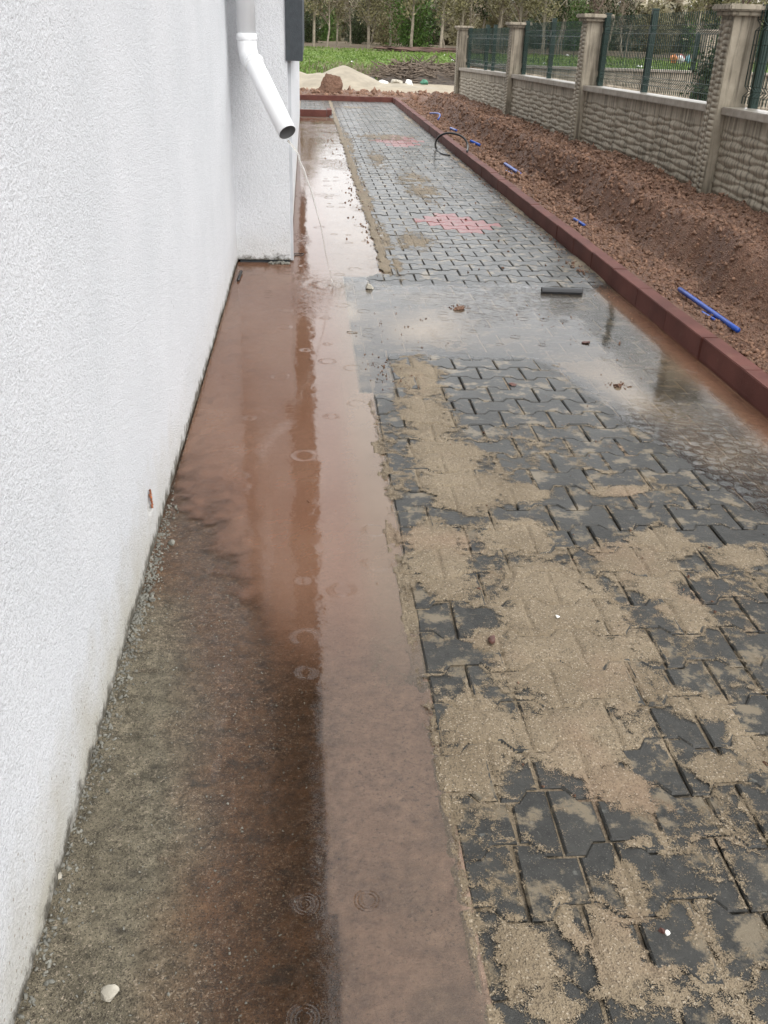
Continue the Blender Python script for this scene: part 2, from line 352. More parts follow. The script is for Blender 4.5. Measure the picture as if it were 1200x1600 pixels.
# ------------------------------------------------------------------ height fields
WX = -0.468      # wall face
XL = 1.949       # kerb inner face
SANDB = [(0.393,2.313,0.087,0.223),(0.534,2.78,0.112,0.173),(0.494,3.961,0.095,0.395),(0.491,3.49,0.107,0.32),(0.519,3.074,0.121,0.202),(0.634,2.443,0.122,0.142),(0.663,2.13,0.175,0.249),(0.668,1.805,0.173,0.223),(0.6,1.548,0.177,0.126),(0.646,1.406,0.069,0.075),(0.986,2.261,0.118,0.145),(1.099,2.412,0.093,0.101),(0.387,1.557,0.103,0.116),(0.323,1.468,0.063,0.068),(0.271,1.251,0.015,0.142),(0.266,1.039,0.018,0.114),(0.269,0.92,0.015,0.066),(0.356,0.997,0.039,0.073),(0.448,1.068,0.02,0.059),(0.519,1.013,0.043,0.093),(0.585,1.13,0.024,0.078),(0.915,1.624,0.093,0.064),(0.884,1.434,0.064,0.042),(0.974,1.49,0.052,0.092),(0.592,13.646,0.082,2.959),(0.56,9.0,0.08,1.73),(0.593,7.191,0.065,0.877),(0.606,6.218,0.044,0.384),(0.823,7.016,0.198,0.526),(1.166,9.884,0.239,1.266),(0.876,11.931,0.161,1.146),(1.162,14.634,0.596,0.747),(1.9,6.388,0.08,0.404),(1.028,2.054,0.064,0.095),(0.376,0.914,0.053,0.033),(0.46,1.922,0.05,0.043),(1.314,2.328,0.081,0.058),(1.065,2.772,0.08,0.039),(0.742,2.753,0.089,0.068),(0.637,1.249,0.032,0.019),
 (1.9,8.5,.06,1.6),(1.88,12,.05,2.5),(1.86,18,.07,3.0),(.9,20.5,.5,.5),(.75,5.0,.16,.16),(1.35,4.1,.14,.14),(.65,4.5,.14,.10)]
def paver_top(x, y):
    x = np.asarray(x, float); y = np.asarray(y, float)
    s1 = sm((y-3.95)/.55)*(1-sm((y-5.35)/.75))
    xl = np.interp(y, [2.3, 2.5, 3.3, 3.9, 4.3, 5.9], [1.75, 1.5, 1.28, 1.18, 1.0, 1.75])
    s2 = sm((x-xl)/.4+.35)*sm((y-2.2)/.5)*(1-sm((y-5.4)/.8))
    s3 = sm((.45-x)/.12)*sm((y-3.6)/.25)*(1-sm((y-5.9)/.12))
    S = np.maximum(np.maximum(s1, s2), s3)
    return .0065-.0125*S+.0034*fbm(x, y, 1.9, 3, 5)
def slab_low(x, y):
    ysh = np.interp(x, [-.47, -.3, -.08, .6], [2.6, 2.3, 1.62, 1.56])
    t = sm((y-ysh+.9)/1.8)
    z = .009-.021*t+.0012*fbm(x, y, 2.2, 2, 9)
    z = z+.012*np.exp(-((x-WX)/.035)**2)*(y < 2.7)*(0.5+.5*fbm(x, y, 15, 2, 3))
    z = z-.004*sm((y-6)/3)
    return z
def slab_top(x, y):
    return slab_low(x, y)+(.0010*fbm(x, y, 8, 2, 10)+.0052*fbm(x, y, 22, 5, 11, .62)-.004*sm(fbm(x, y, 11, 3, 13)*2.4-.7))*(1-.86*sm((x+.30)/.24))+.0008*fbm(x, y, 90, 2, 12)
def pav_left(y): return .283 if y < 3.76 else (.2295 if y < 5.9 else .55)
def sand_field(x, y):
    m = np.where(y < 3.4, -.26, np.where(y < 4.2, -.7, -1.0))-.35*sm((x-1.25)/.3)*sm((y-2.0)/.5)
    wx = x+.022*fbm(x, y, 7, 3, 21)+.008*fbm(x, y, 40, 2, 22); wy = y+.03*fbm(x, y, 7, 3, 23)+.008*fbm(x, y, 40, 2, 24)
    for (cx, cy, rx, ry) in SANDB:
        d = np.sqrt(((wx-cx)/rx)**2+((wy-cy)/ry)**2); m = np.maximum(m, 1.15-.68*(cy > 6)-d)
    edge = np.where(y < 3.76, .283, np.where(y < 5.9, .2295, .55))
    m = np.maximum(m, np.where(y < 1.5, .5, -.1)+.0-np.abs(wx-edge+.018)/.03*.6)
    m = np.maximum(m, np.where(y > 6.0, 1.0-np.abs(wx-.528)/.032, -1))
    m = m+.36*fbm(x, y, 3.2, 3, 28)+.62*fbm(x, y, 13, 5, 25, .6)+.15*fbm(x, y, 60, 2, 26)
    return m

# ------------------------------------------------------------------ ground beyond and under everything
def terrain(x, y):
    z = -.16+.16*sm((y-22.3)/.6)
    z = z+.62*sm((y-30)/48)
    z = z+.05*fbm(x, y, .35, 4, 31)*sm((y-24)/4)
    z = np.where((x > 3.3) & (y < 22.3), 0.0+.03*fbm(x, y, .8, 3, 32), z)
    return z
ys = np.concatenate([np.linspace(-12, 20, 30), geo(21, 420, .012, .15)]); xs = np.concatenate([np.linspace(-250, -12, 24), np.arange(-11.5, 24, .35), np.linspace(24.5, 260, 36)])
XX, YY = np.meshgrid(xs, ys)
obj('ground', grid('ground', xs, ys, terrain(XX, YY)), GROUND, kind='structure')

# concrete channel slab between wall and paving
xs = np.concatenate([np.arange(WX-.03, .62, .006)]); ys = np.concatenate([np.linspace(-2, .6, 12), geo(.62, 22.3, .0042, .004)])
XX, YY = np.meshgrid(xs, ys); Z = slab_top(XX, YY)-.045*sm((XX-np.where(YY < 3.76, .283, np.where(YY < 5.9, .2295, .55))-.004)/.02)
brown = sm((XX+.42)/.34)*.95+sm((YY-1.5)/1.0)*.8-.45*sm((XX-.08)/.15)*(YY < 2)
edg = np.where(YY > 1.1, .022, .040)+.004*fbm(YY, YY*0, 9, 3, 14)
strip = sm((XX-edg)/.012)*(1-sm((YY-2.2)/1.0))*np.clip(.9+.5*fbm(XX, YY, 7, 4, 15), 0, 1)  # paler sediment tone past the soffit's mirrored edge; stands in for reflected sky
wet = np.clip(sm((YY-np.interp(XX, [-.47, -.35, -.15, .25, .6], [2.1, 1.5, .2, -.3, -.3]))/.9+.25*fbm(XX, YY, 5, 4, 8)), 0, 1)
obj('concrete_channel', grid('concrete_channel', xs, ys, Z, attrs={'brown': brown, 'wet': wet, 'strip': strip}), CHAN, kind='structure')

# ------------------------------------------------------------------ paving
PX_, PY_ = .205, .143
def outline(kind='full'):
    a = PY_/2-.0030; d = .0165; g = .0030; h = PX_/2-g
    top = [(-h, a+d), (-h+.040, a+d), (-h+.063, a-d), (h-.063, a-d), (h-.040, a+d), (h, a+d)]
    return [(x, y) for x, y in top]+[(x, -y) for x, y in reversed(top)]
def clip(poly, xc, keep_right):
    r = []
    for i in range(len(poly)):
        p, q = poly[i], poly[(i+1) % len(poly)]
        pin = (p[0] >= xc) == keep_right; qin = (q[0] >= xc) == keep_right
        if pin: r.append(p)
        if pin != qin:
            t = (xc-p[0])/(q[0]-p[0]); r.append((xc, p[1]+t*(q[1]-p[1])))
    return r
def paver_data(poly, cham=.0062, depth=.05, top=0.0):
    """verts and faces of one paver: chamfered top, sides"""
    n = len(poly); c = np.mean(poly, 0); V = []; P = np.array(poly)
    # inset along vertex normals
    ins = []
    for i in range(n):
        a, b, d = P[i-1], P[i], P[(i+1) % n]
        e1 = (b-a)/max(1e-9, np.linalg.norm(b-a)); e2 = (d-b)/max(1e-9, np.linalg.norm(d-b))
        n1 = np.array([e1[1], -e1[0]]); n2 = np.array([e2[1], -e2[0]]); m_ = n1+n2; m_ /= max(.35, np.dot(m_, m_))**.5*max(.5, np.linalg.norm(m_))**.0
        ins.append(b+m_*cham if False else b-(-m_)*cham)
    A = sum(P[i][0]*P[(i+1) % n][1]-P[(i+1) % n][0]*P[i][1] for i in range(n))
    if A > 0: ins = [2*P[i]-ins[i] for i in range(n)]
    V = [(x, y, top) for x, y in ins]+[(x, y, top-.0048) for x, y in poly]+[(x, y, top-depth) for x, y in poly]
    F = [list(range(n))]+[[i, n+i, n+(i+1) % n, (i+1) % n] for i in range(n)]+[[n+i, 2*n+i, 2*n+(i+1) % n, n+(i+1) % n] for i in range(n)]
    if A < 0: pass
    else: F = [F[0]]+[f[::1] for f in F[1:]]
    return V, F
def fixn(me):
    bm = bmesh.new(); bm.from_mesh(me); bmesh.ops.recalc_face_normals(bm, faces=bm.faces); bm.to_mesh(me); bm.free()
pavers = []   # (x, y, polygon key)
full = outline(); cache = {}
def poly_for(l, r):
    k = (round(l, 3), round(r, 3))
    if k not in cache:
        p = full
        if l > -PX_/2: p = clip(p, l+.0035, True)
        if r < PX_/2: p = clip(p, r-.0035, False)
        cache[k] = p
    return k
rows = []
i = 22
Y0 = 4.0866
for n in range(24, -131, -1):
    yc = Y0-PY_*n-PY_/2
    if yc > 22.25: break
    left = pav_left(yc); start = .283-(0 if n % 2 else PX_/2)
    if left > .5 and 17.8 < yc < 99: left = .42 if yc < 18.5 else (-.12 if yc > 18.45 else .42)
    k = math.floor((left-start)/PX_)-1
    while True:
        xc = start+PX_*(k+.5); l = max(-PX_/2, left-xc); r = min(PX_/2, XL-.004-xc); k += 1
        if xc-PX_/2 > XL-.02: break
        if r-l < .03 or xc+PX_/2 < left: continue
        if (yc < 1.75 and xc > .46 and random.random() < .62) or (yc < 2.5 and .42 < xc < .80 and n % 2) or (yc < 5 and random.random() < .06):
            c = random.uniform(-.02, .03)
            if l < c-.03 and r > c+.03:
                pavers.append((xc, yc, poly_for(l, c))); pavers.append((xc, yc, poly_for(c, r))); continue
        pavers.append((xc, yc, poly_for(l, r)))
# bedding sheet of the paving = joints and spilled sand
xs = np.arange(.14, XL+.012, .0065); ys = np.concatenate([geo(.55, 6.2, .0042, .0042), geo(6.23, 22.3, .009, .02)])
XX, YY = np.meshgrid(xs, ys); Mk = sand_field(XX, YY); T = paver_top(XX, YY)
def joint_dist(x, y):
    best = np.full(x.shape, 1.0); n0 = np.floor((Y0-y)/PY_)
    for dn in (-1, 0, 1):
        n = n0+dn; dy = np.abs(y-(Y0-PY_*n-PY_/2)); st = .283-np.where(n % 2 == 0, PX_/2, 0); dx = np.abs((((x-st)/PX_) % 1)-.5)*PX_
        a = PY_/2+np.interp(dx, [.0395, .0625], [-.0165, .0165]); best = np.minimum(best, np.abs(a-dy))
        best = np.where(dy < a, np.minimum(best, PX_/2-dx), best)
    return best
low = np.clip(sm((-Mk+.1)/.5)*sm((fbm(XX, YY, 3.5, 3, 41)+.45)/.5), 0, 1)*sm((T+.002)/.004)
Zs = T-.0055-.006*low+.0016*fbm(XX, YY, 30, 3, 43)
edgex = np.where(YY < 3.76, .283, np.where(YY < 5.9, .2295, .55))
Zs = np.where(XX < edgex-.045-.02*fbm(XX, YY, 12, 3, 44), -.05, Zs)
keep = Zs > -.045
pave = obj('pavement', grid('pavement', xs, ys, Zs, keep=keep, attrs={'low': low*.8}), SAND, kind='structure')
xs = np.arange(.15, XL-.002, .005); ys = np.concatenate([geo(.60, 6.2, .0032, .0032), geo(6.22, 22.2, .008, .02)])
XX, YY = np.meshgrid(xs, ys); Mk = sand_field(XX, YY); T = paver_top(XX, YY); dj = joint_dist(XX, YY); edgex = np.where(YY < 3.76, .283, np.where(YY < 5.9, .2295, .55))
thick = sm((fbm(XX, YY, 4.5, 3, 47)+.15)/.6)
dent = np.exp(-(dj/.006)**2)*(.0056*(1-.6*thick))
Zs = T+.0017+.0024*sm(Mk/.8)*(1+.5*fbm(XX, YY, 9, 3, 48))-dent*sm((Mk+.4)/.5)+.0011*fbm(XX, YY, 75, 2, 42)+.0016*fbm(XX, YY, 22, 3, 43)*sm(Mk+.3)
Zs = np.where(XX < edgex-.004, np.maximum(-.004, Zs-.35*(edgex-.004-XX)*(YY < 6)), Zs)
mask = Mk+.42*np.exp(-(dj/.011)**2)-.80*np.exp(-(dj/.0032)**2)*(1-thick)*sm((Mk+1.2)/.6)-1.0*(YY > 4.2)*(YY < 5.7)*(fbm(XX, YY, 5, 2, 49) < -.1)
keep = (Mk > -1.0)
spill = obj('spilled_sand', grid('spilled_sand', xs, ys, Zs, keep=keep, attrs={'mask': np.clip(mask, -1.5, 1.2)}), SPILL, kind='stuff')
# the part of the paving behind the little kerb
xs = np.arange(-.14, .6, .03); ys = np.arange(18.4, 22.3, .08); XX, YY = np.meshgrid(xs, ys)
bed = obj('bedding_sand', grid('bedding_sand', xs, ys, .000+.003*fbm(XX, YY, 4, 3, 3)), SAND, pave); bed['kind'] = 'stuff'
pm = {}
def paver_mesh(k):
    if k not in pm:
        V, F = paver_data(cache[k]); me = bpy.data.meshes.new('paver'); me.from_pydata(V, [], F); fixn(me); me.materials.append(PAV); pm[k] = me
    return pm[k]
def is_red(x, y):
    return (abs(x-1.24)/.36+abs(y-7.77)/.50 < 1.0) or (abs(x-1.32)/.38+abs(y-14.2)/1.0 < 1)
def visible(x, y):
    d = np.array([x, y, -CAMH]); z = d@_f; px = 600+FL*(d@_r)/z; py = 800-FL*(d@_u)/z
    return -60 < px < 1260 and py < 1680
pavers.sort(key=lambda q: (not visible(q[0], q[1]), q[1]))
def jit():
    return random.gauss(0, .0011)
solo = pavers[:300]; rest = pavers[300:]
for (x, y, k) in solo:
    if not visible(x, y): continue
    o = link(bpy.data.objects.new('paver', paver_mesh(k))); o.parent = pave
    z = float(paver_top(x, y)); s = .05
    gx = float(paver_top(x+s, y)-paver_top(x-s, y))/(2*s); gy = float(paver_top(x, y+s)-paver_top(x, y-s))/(2*s)
    o.location = (x+jit(), y+jit(), z+jit()*1.1); o.rotation_euler = (gy+random.gauss(0, .006), -gx+random.gauss(0, .006), random.gauss(0, .012))
V = []; F = []; MI = []
for (x, y, k) in rest:
    v, f = paver_data(cache[k], depth=.02); b = len(V); z = float(paver_top(x, y))+jit(); ca = random.gauss(0, .01)
    tx, ty = random.gauss(0, .008), random.gauss(0, .008)
    V += [(x+a-b_*ca, y+b_+a*ca, z+c+tx*a+ty*b_) for a, b_, c in v]; F += [[q+b for q in g] for g in f]; MI += [1 if is_red(x, y) else 0]*len(f)
me = bpy.data.meshes.new('far_paver'); me.from_pydata(V, [], F); fixn(me); me.materials.append(PAV); me.materials.append(PAVR)
me.polygons.foreach_set('material_index', MI)
fp = obj('paver', me, None, pave); fp['kind'] = 'stuff'

# ------------------------------------------------------------------ water standing on channel and paving
xs = np.arange(WX+.002, XL, .012); ys = geo(.5, 17.7, .005, .006); XX, YY = np.meshgrid(xs, ys)
edge = np.where(YY < 3.76, .283, np.where(YY < 5.9, .2295, .55))
onp = XX > edge
G = np.where(onp, paver_top(XX, YY), slab_top(XX, YY))
zfilm = np.where(onp, 0.0, np.maximum(0.0, slab_low(XX, YY)+.0022-.003*sm((-.15-XX)/.2)))
depth = zfilm-G
keepw = (depth > -.004) & ~((YY > 6.4) & (XX > .75))
chd = sm(depth/.013)
turb = np.where(onp, .04+.08*sm(depth/.01)+.38*sm(fbm(XX, YY, 1.6, 3, 51)*1.6-.15)+.55*sm((XX-1.72)/.15)*(YY < 6)+.75*np.exp(-(((XX-1.48)/.22)**2+((YY-3.85)/.45)**2))*sm(.6+fbm(XX, YY, 3, 3, 58))+.55*np.exp(-((XX-edge)/.055)**2)*sm(.55+fbm(XX, YY, 5, 3, 59))+.5*np.exp(-(((XX-.62)/.20)**2+((YY-4.75)/.25)**2)), .05+.75*sm(depth/.014))
cover = np.where(onp, sm((depth+.0015)/.003), np.maximum(sm((XX+.24)/.24)*sm((depth+.001)/.0015), sm((depth-.002)/.006)))
turb = np.clip(turb*sm((depth-.0005)/.006), 0, .92)
redv = np.where(onp, sm((XX-1.7)/.2), np.clip(.95-.55*sm((XX-.08)/.15), 0, 1))
rain = np.exp(-(((XX-1.56)/.20)**2+((YY-2.98)/.40)**2))*1.6+.12*sm(fbm(XX, YY, 1.3, 2, 52)*2)
grainy = sm((.004-depth)/.004)*(~onp)
chop = np.exp(-(((XX-.10)/.26)**2+((YY-5.5)/.40)**2))*1.0+.10+.15*np.exp(-((XX-.9)**2/.5+((YY-5.6)/.3)**2))+.25*np.exp(-(((XX-1.85)/.12)**2+((YY-4.2)/1.0)**2))
Zw = zfilm.copy()
dd = np.sqrt((XX-.157)**2+(YY-5.66)**2)
Zw = Zw+.0032*np.cos(dd*62)*np.exp(-dd*7)
me = grid('puddle', xs, ys, Zw, keep=keepw, attrs={'turbid': turb, 'red': redv, 'rain': np.clip(rain, 0, 1), 'chop': np.clip(chop, 0, 1), 'grainy': grainy, 'cover': cover})
obj('puddle_water', me, WATER, kind='structure')

# ------------------------------------------------------------------ soil bed
def soil_top(x, y):
    wob = .20*fbm(y, y*0, .55, 2, 61)+.12*fbm(y, y*0+3, 1.9, 2, 62)
    u = (x-2.06+wob*.6)
    z = .085-.02*sm(u/.25)+.30*sm((u-.40)/.22)
    fall = .07*sm((y-6)/14)
    z = z-fall*sm((u-.4)/.5)
    z = z*(1-.75*sm((y-20.2)/1.6)*sm((x-2.3)/.3))
    z = z+.045*fbm(x, y, 1.7, 3, 63)+.040*fbm(x, y, 6, 4, 64)*sm((x-2.12)/.2)+.034*np.abs(fbm(x, y, 13, 4, 65, .6))+.014*fbm(x, y, 45, 3, 66)-.03*sm(fbm(x, y, 3.2, 3, 67)*2)*sm((x-2.3)/.2)
    z = np.where(x < 2.10, np.minimum(z, .095), z)
    return z
xs = np.arange(2.03, 3.34, .010); ys = np.concatenate([np.linspace(-1, 1.5, 20), geo(1.52, 23.2, .0045, .008)])
XX, YY = np.meshgrid(xs, ys); obj('soil_bed', grid('soil_bed', xs, ys, soil_top(XX, YY)), SOIL, kind='structure')
def soil2(x, y):
    return .09*sm((y-22.42)/.25)*(1-sm((y-23.6)/1.0))+.10*np.abs(fbm(x, y, 1.3, 4, 71))*(1-sm((y-24.0)/.8))+.03*fbm(x, y, 6, 3, 72)*(1-sm((y-24.0)/.8))+.01-.12*sm((y-24.3)/.6)
xs = np.arange(-6, 9, .05); ys = np.arange(22.43, 25.1, .04); XX, YY = np.meshgrid(xs, ys)
obj('soil_verge', grid('soil_verge', xs, ys, soil2(XX, YY)), SOIL, kind='structure')

def rock_mesh(name, r=1.0, sub=2, rough=.25, seed=0, flat=1.0):
    bm = bmesh.new(); bmesh.ops.create_icosphere(bm, subdivisions=sub+(sub > 1), radius=1.0); rr = random.Random(seed)
    planes = [(Vector((rr.gauss(0, 1), rr.gauss(0, 1), rr.gauss(0, 1))).normalized(), rr.uniform(.5, .85)) for _ in range(11)]
    st = Vector((rr.uniform(.8, 1.25), rr.uniform(.65, 1.0), 1))
    for v in bm.verts:
        c = v.co.copy()
        for d, h in planes:
            k = c.dot(d)
            if k > h: c -= d*(k-h)
        c = Vector((c.x*st.x, c.y*st.y, c.z))
        v.co = c*(1.25*r*(1+rough*(rr.random()-.5)*.16)); v.co.z *= flat
    return me_from_bm(name, bm)
ICO = rock_mesh('i', 1, 1, .9, 5); iv = np.zeros(len(ICO.vertices)*3); ICO.vertices.foreach_get('co', iv); iv = iv.reshape(-1, 3); ifa = np.array([list(p.vertices) for p in ICO.polygons])
def scatter(name, pts, sizes, mat, seed, **k):
    r = np.random.default_rng(seed); n = len(pts); q = r.normal(size=(n, 4)); q /= np.linalg.norm(q, axis=1)[:, None]
    a, b, c, d = q.T
    R = np.stack([1-2*(c*c+d*d), 2*(b*c-a*d), 2*(b*d+a*c), 2*(b*c+a*d), 1-2*(b*b+d*d), 2*(c*d-a*b), 2*(b*d-a*c), 2*(c*d+a*b), 1-2*(b*b+c*c)], 1).reshape(n, 3, 3)
    base = iv[None]*(1+.35*r.normal(size=(n, len(iv), 1)))*r.uniform(.6, 1.2, size=(n, 1, 3))
    V = np.einsum('nij,nkj->nki', R, base)*np.asarray(sizes)[:, None, None]+np.asarray(pts)[:, None, :]
    F = ifa[None]+np.arange(n)[:, None, None]*len(iv)
    return obj(name, me_arrays(name, V.reshape(-1, 3), F.reshape(-1, 3)), mat, **k)
r = RNG; n = 42000
y = 2.2*np.exp(r.uniform(0, 1, n)*math.log(22/2.2)); x = r.uniform(2.07, 3.16, n); s = .0035+.016*r.random(n)**4; s *= np.clip(y/6, .8, 1.7)
scatter('soil_clods', np.stack([x, y, soil_top(x, y)+s*.2], 1), s, CLOD, 1, kind='stuff')
n = 1500; x = r.uniform(-3, 6, n); y = r.uniform(22.45, 24.3, n); s = .015+.07*r.random(n)**4
scatter('soil_clods', np.stack([x, y, soil2(x, y)+s*.2], 1), s, CLOD, 2, kind='stuff')
# crumbs of soil and grit lying on paving and channel
pts = []; ss = []
for (cx, cy, rx, ry, k) in [(.876, 5.151, .05, .05, 40), (1.413, 3.858, .04, .05, 40), (.5, 4.75, .2, .3, 30), (1.5, 4.6, .3, .5, 30), (.33, 4.05, .08, .2, 40), (.45, 3.9, .06, .1, 40), (1.85, 6.0, .05, .6, 90), (1.88, 9, .05, 3, 160), (.5, 9, .1, 3, 120), (1.2, 10, .5, 6, 120), (.4, 13, .3, 4, 60), (.3, 14.5, .1, 2, 40), (1.0, 2.2, .7, 1.2, 60)]:
    for _ in range(k):
        X = random.gauss(cx, rx*.6); Y = random.gauss(cy, ry*.6)
        if WX < X < XL and Y > .9: pts.append((X, Y, max(0.0, float(paver_top(X, Y)) if X > pav_left(Y) else 0.0)+.001)); ss.append(random.uniform(.002, .006)*(1 if Y < 6 else 2.0))
scatter('soil_crumbs', pts, ss, SOIL, 3, kind='stuff')
# broken mortar and pebbles along the foot of the wall
pts = []; ss = []
for _ in range(1500):
    Y = random.choice([random.uniform(.7, 2.7), random.gauss(2.15, .18), random.uniform(.7, 6.2)])
    if Y > 6.2: continue
    X = WX+abs(random.gauss(0, .02 if Y < 2.8 else .004))
    pts.append((X, Y, max(float(slab_top(X, Y)), -.001))); ss.append(random.uniform(.0015, .0065)*(1 if Y < 2.8 else .5))
for _ in range(700):
    X = random.uniform(WX, .0); Y = random.uniform(.8, 2.3); pts.append((X, Y, float(slab_top(X, Y)))); ss.append(random.uniform(.001, .0032))
for _ in range(120):
    X = random.uniform(-.26, -.12); pts.append((X, 6.24-abs(random.gauss(0, .015)), .004)); ss.append(random.uniform(.004, .012))
scatter('mortar_crumbs', pts, ss, MORTAR, 4, kind='stuff')
pts = []; ss = []
for _ in range(1500):
    X = random.uniform(.25, 1.4); Y = random.uniform(.85, 3.2)
    if float(sand_field(np.array([X]), np.array([Y]))[0]) > .1: pts.append((X, Y, float(paver_top(X, Y))+.005)); ss.append(random.uniform(.0006, .0015))
scatter('sand_grains', pts, ss, plain('grit', (.4, .34, .25), .7, .4, 40), 5, kind='stuff')

# ------------------------------------------------------------------ kerbs
def box_bm(bm, x0, x1, y0, y1, z0, z1, bev=0):
    g = bmesh.ops.create_cube(bm, size=1); vs = g['verts']
    for v in vs: v.co = Vector(((x0+x1)/2+v.co.x*(x1-x0), (y0+y1)/2+v.co.y*(y1-y0), (z0+z1)/2+v.co.z*(z1-z0)))
    if bev:
        es = list({e for v in vs for e in v.link_edges}); bmesh.ops.bevel(bm, geom=es, offset=bev, segments=2, affect='EDGES')
def box_me(name, *a, bev=0):
    bm = bmesh.new(); box_bm(bm, *a, bev=bev); return me_from_bm(name, bm)
kerb = empty('kerb', (XL, 0, 0), kind='structure')
ks = box_me('kerb_stone', 0, .088, -.2446, .2446, -.06, .108, bev=.0035); ks.materials.append(KERB)
for i in range(-6, 38):
    yy = 4.013+.49*i
    if yy > 22.3: break
    o = link(bpy.data.objects.new('kerb_stone', ks)); o.parent = kerb
    o.location = (random.gauss(0, .0022), yy, random.gauss(0, .0022)); o.rotation_euler = (random.gauss(0, .004), 0, random.gauss(0, .005))
for i in range(6):
    o = link(bpy.data.objects.new('kerb_stone', ks)); o.parent = kerb; o.location = (-.25+.1+.49*i-1.02+.02-XL*0-1.6+.1, 22.30, random.gauss(0, .003)); o.rotation_euler = (0, 0, math.pi/2)
k2 = empty('kerb_edging', (0, 18.25, 0), kind='structure')
for (x, yy, rz) in ((.13, 0, math.pi/2), (-.36, 0, math.pi/2), (.385-.0, .30, 0)):
    o = link(bpy.data.objects.new('kerb_stone', ks)); o.parent = k2; o.location = (x, yy, -.01); o.rotation_euler = (0, 0, rz)

# ------------------------------------------------------------------ building
bld = empty('building', (WX, 2, 0), label='white rendered building along the left side of the wet path', cat='building')
def bpart(name, me, mat, smooth=False, **k):
    o = obj(name, me, mat, None, smooth, **k); o.parent = bld; o.location = -Vector(bld.location); return o
# main wall as a fine sheet with uneven foot, body behind
ysw = np.concatenate([np.linspace(-3, .5, 8), geo(.55, 6.25, .012, .012)]); zs = np.concatenate([np.linspace(0, .14, 26), np.geomspace(.15, 3.1, 30)])
YY, ZZ = np.meshgrid(ysw, zs)
Xw = WX+.004*fbm(YY, ZZ, 1.2, 3, 81)+.003*fbm(YY, ZZ, 14, 3, 82)*np.exp(-ZZ/.08)
foot = .006+.010*np.abs(fbm(YY, YY*0, 7, 4, 83)); Zz = np.where(ZZ < .14, foot+(.14-foot)*ZZ/.14, ZZ)
chip = np.exp(-(((YY-2.43)/.035)**2+((Zz-.155)/.05)**2)); Xw = Xw-.010*sm((chip-.35)/.3)
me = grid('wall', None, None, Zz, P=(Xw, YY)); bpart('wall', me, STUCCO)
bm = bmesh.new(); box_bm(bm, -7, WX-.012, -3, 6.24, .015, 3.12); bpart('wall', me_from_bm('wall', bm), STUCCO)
xsp = np.linspace(WX-.002, -.112, 60); XX, ZZ = np.meshgrid(xsp, zs)
foot = .02+.012*np.abs(fbm(XX, XX*0, 12, 4, 84))+.035*sm((XX+.28)/.15); Zz = np.where(ZZ < .14, foot+(.14-foot)*ZZ/.14, ZZ)
me = grid('pier', None, None, Zz, P=(XX, 6.245+.003*fbm(XX, ZZ, 6, 3, 85))); bpart('pier', me, STUCCO)
bm = bmesh.new(); box_bm(bm, -1.5, -.112, 6.25, 18, .02, 3.12); bpart('wall', me_from_bm('wall', bm), STUCCO)
bm = bmesh.new(); box_bm(bm, -.45, -.118, 6.262, 6.30, 0, .05); bpart('wall_footing', me_from_bm('f', bm), CLAD)
bpart('cladding_panel', box_me('c', -.121, -.018, 6.235, 17.6, 1.228, 3.1), CLAD)
bpart('corner_trim', box_me('c', -.115, -.093, 6.30, 6.36, .01, 1.226), TRIM)
bpart('balcony_slab', box_me('s', WX-.3, .078, -3, 18, 3.122, 3.30), SOFF)
bm = bmesh.new(); box_bm(bm, -7, -.5, -3, 18, 3.302, 6.2); bpart('upper_wall', me_from_bm('w', bm), STUCCO)
bpart('roof', box_me('r', -7.3, -.35, -3.3, 18.3, 6.202, 6.4), CLAD)
# rusty chip in the render
cm = plain('rusty_brick_core', (.28, .10, .045), .8, .6, 60, .8, 120)
pts = []; ss = []
for _ in range(60):
    t = random.random(); pts.append((WX-.001+random.random()*.002, 2.45-.01*t+random.gauss(0, .003), .125+.065*t)); ss.append(random.uniform(.002, .0045))
o = scatter('exposed_brick', pts, ss, cm, 6); o.parent = bld; o.location = -Vector(bld.location)

# ------------------------------------------------------------------ tubes
def tube(path, rad, name='tube', sides=12, caps=True, bm=None):
    own = bm is None
    if own: bm = bmesh.new()
    path = [Vector(p) for p in path]; rads = rad if isinstance(rad, (list, tuple)) else [rad]*len(path)
    rings = []; up = Vector((0, 0, 1)); prevn = None
    for i, p in enumerate(path):
        t = (path[min(i+1, len(path)-1)]-path[max(i-1, 0)]).normalized()
        if prevn is None:
            a = Vector((1, 0, 0)) if abs(t.x) < .9 else Vector((0, 1, 0)); nrm = t.cross(a).normalized()
        else: nrm = (prevn-t*prevn.dot(t)).normalized()
        prevn = nrm; b = t.cross(nrm)
        rings.append([bm.verts.new(p+(nrm*math.cos(2*math.pi*k/sides)+b*math.sin(2*math.pi*k/sides))*rads[i]) for k in range(sides)])
    for i in range(len(rings)-1):
        for k in range(sides): bm.faces.new((rings[i][k], rings[i][(k+1) % sides], rings[i+1][(k+1) % sides], rings[i+1][k]))
    if caps: bm.faces.new(rings[0][::-1]); bm.faces.new(rings[-1])
    if own: return me_from_bm(name, bm)
def autosmooth(me):
    me.polygons.foreach_set('use_smooth', [len(p.vertices) == 4 for p in me.polygons])
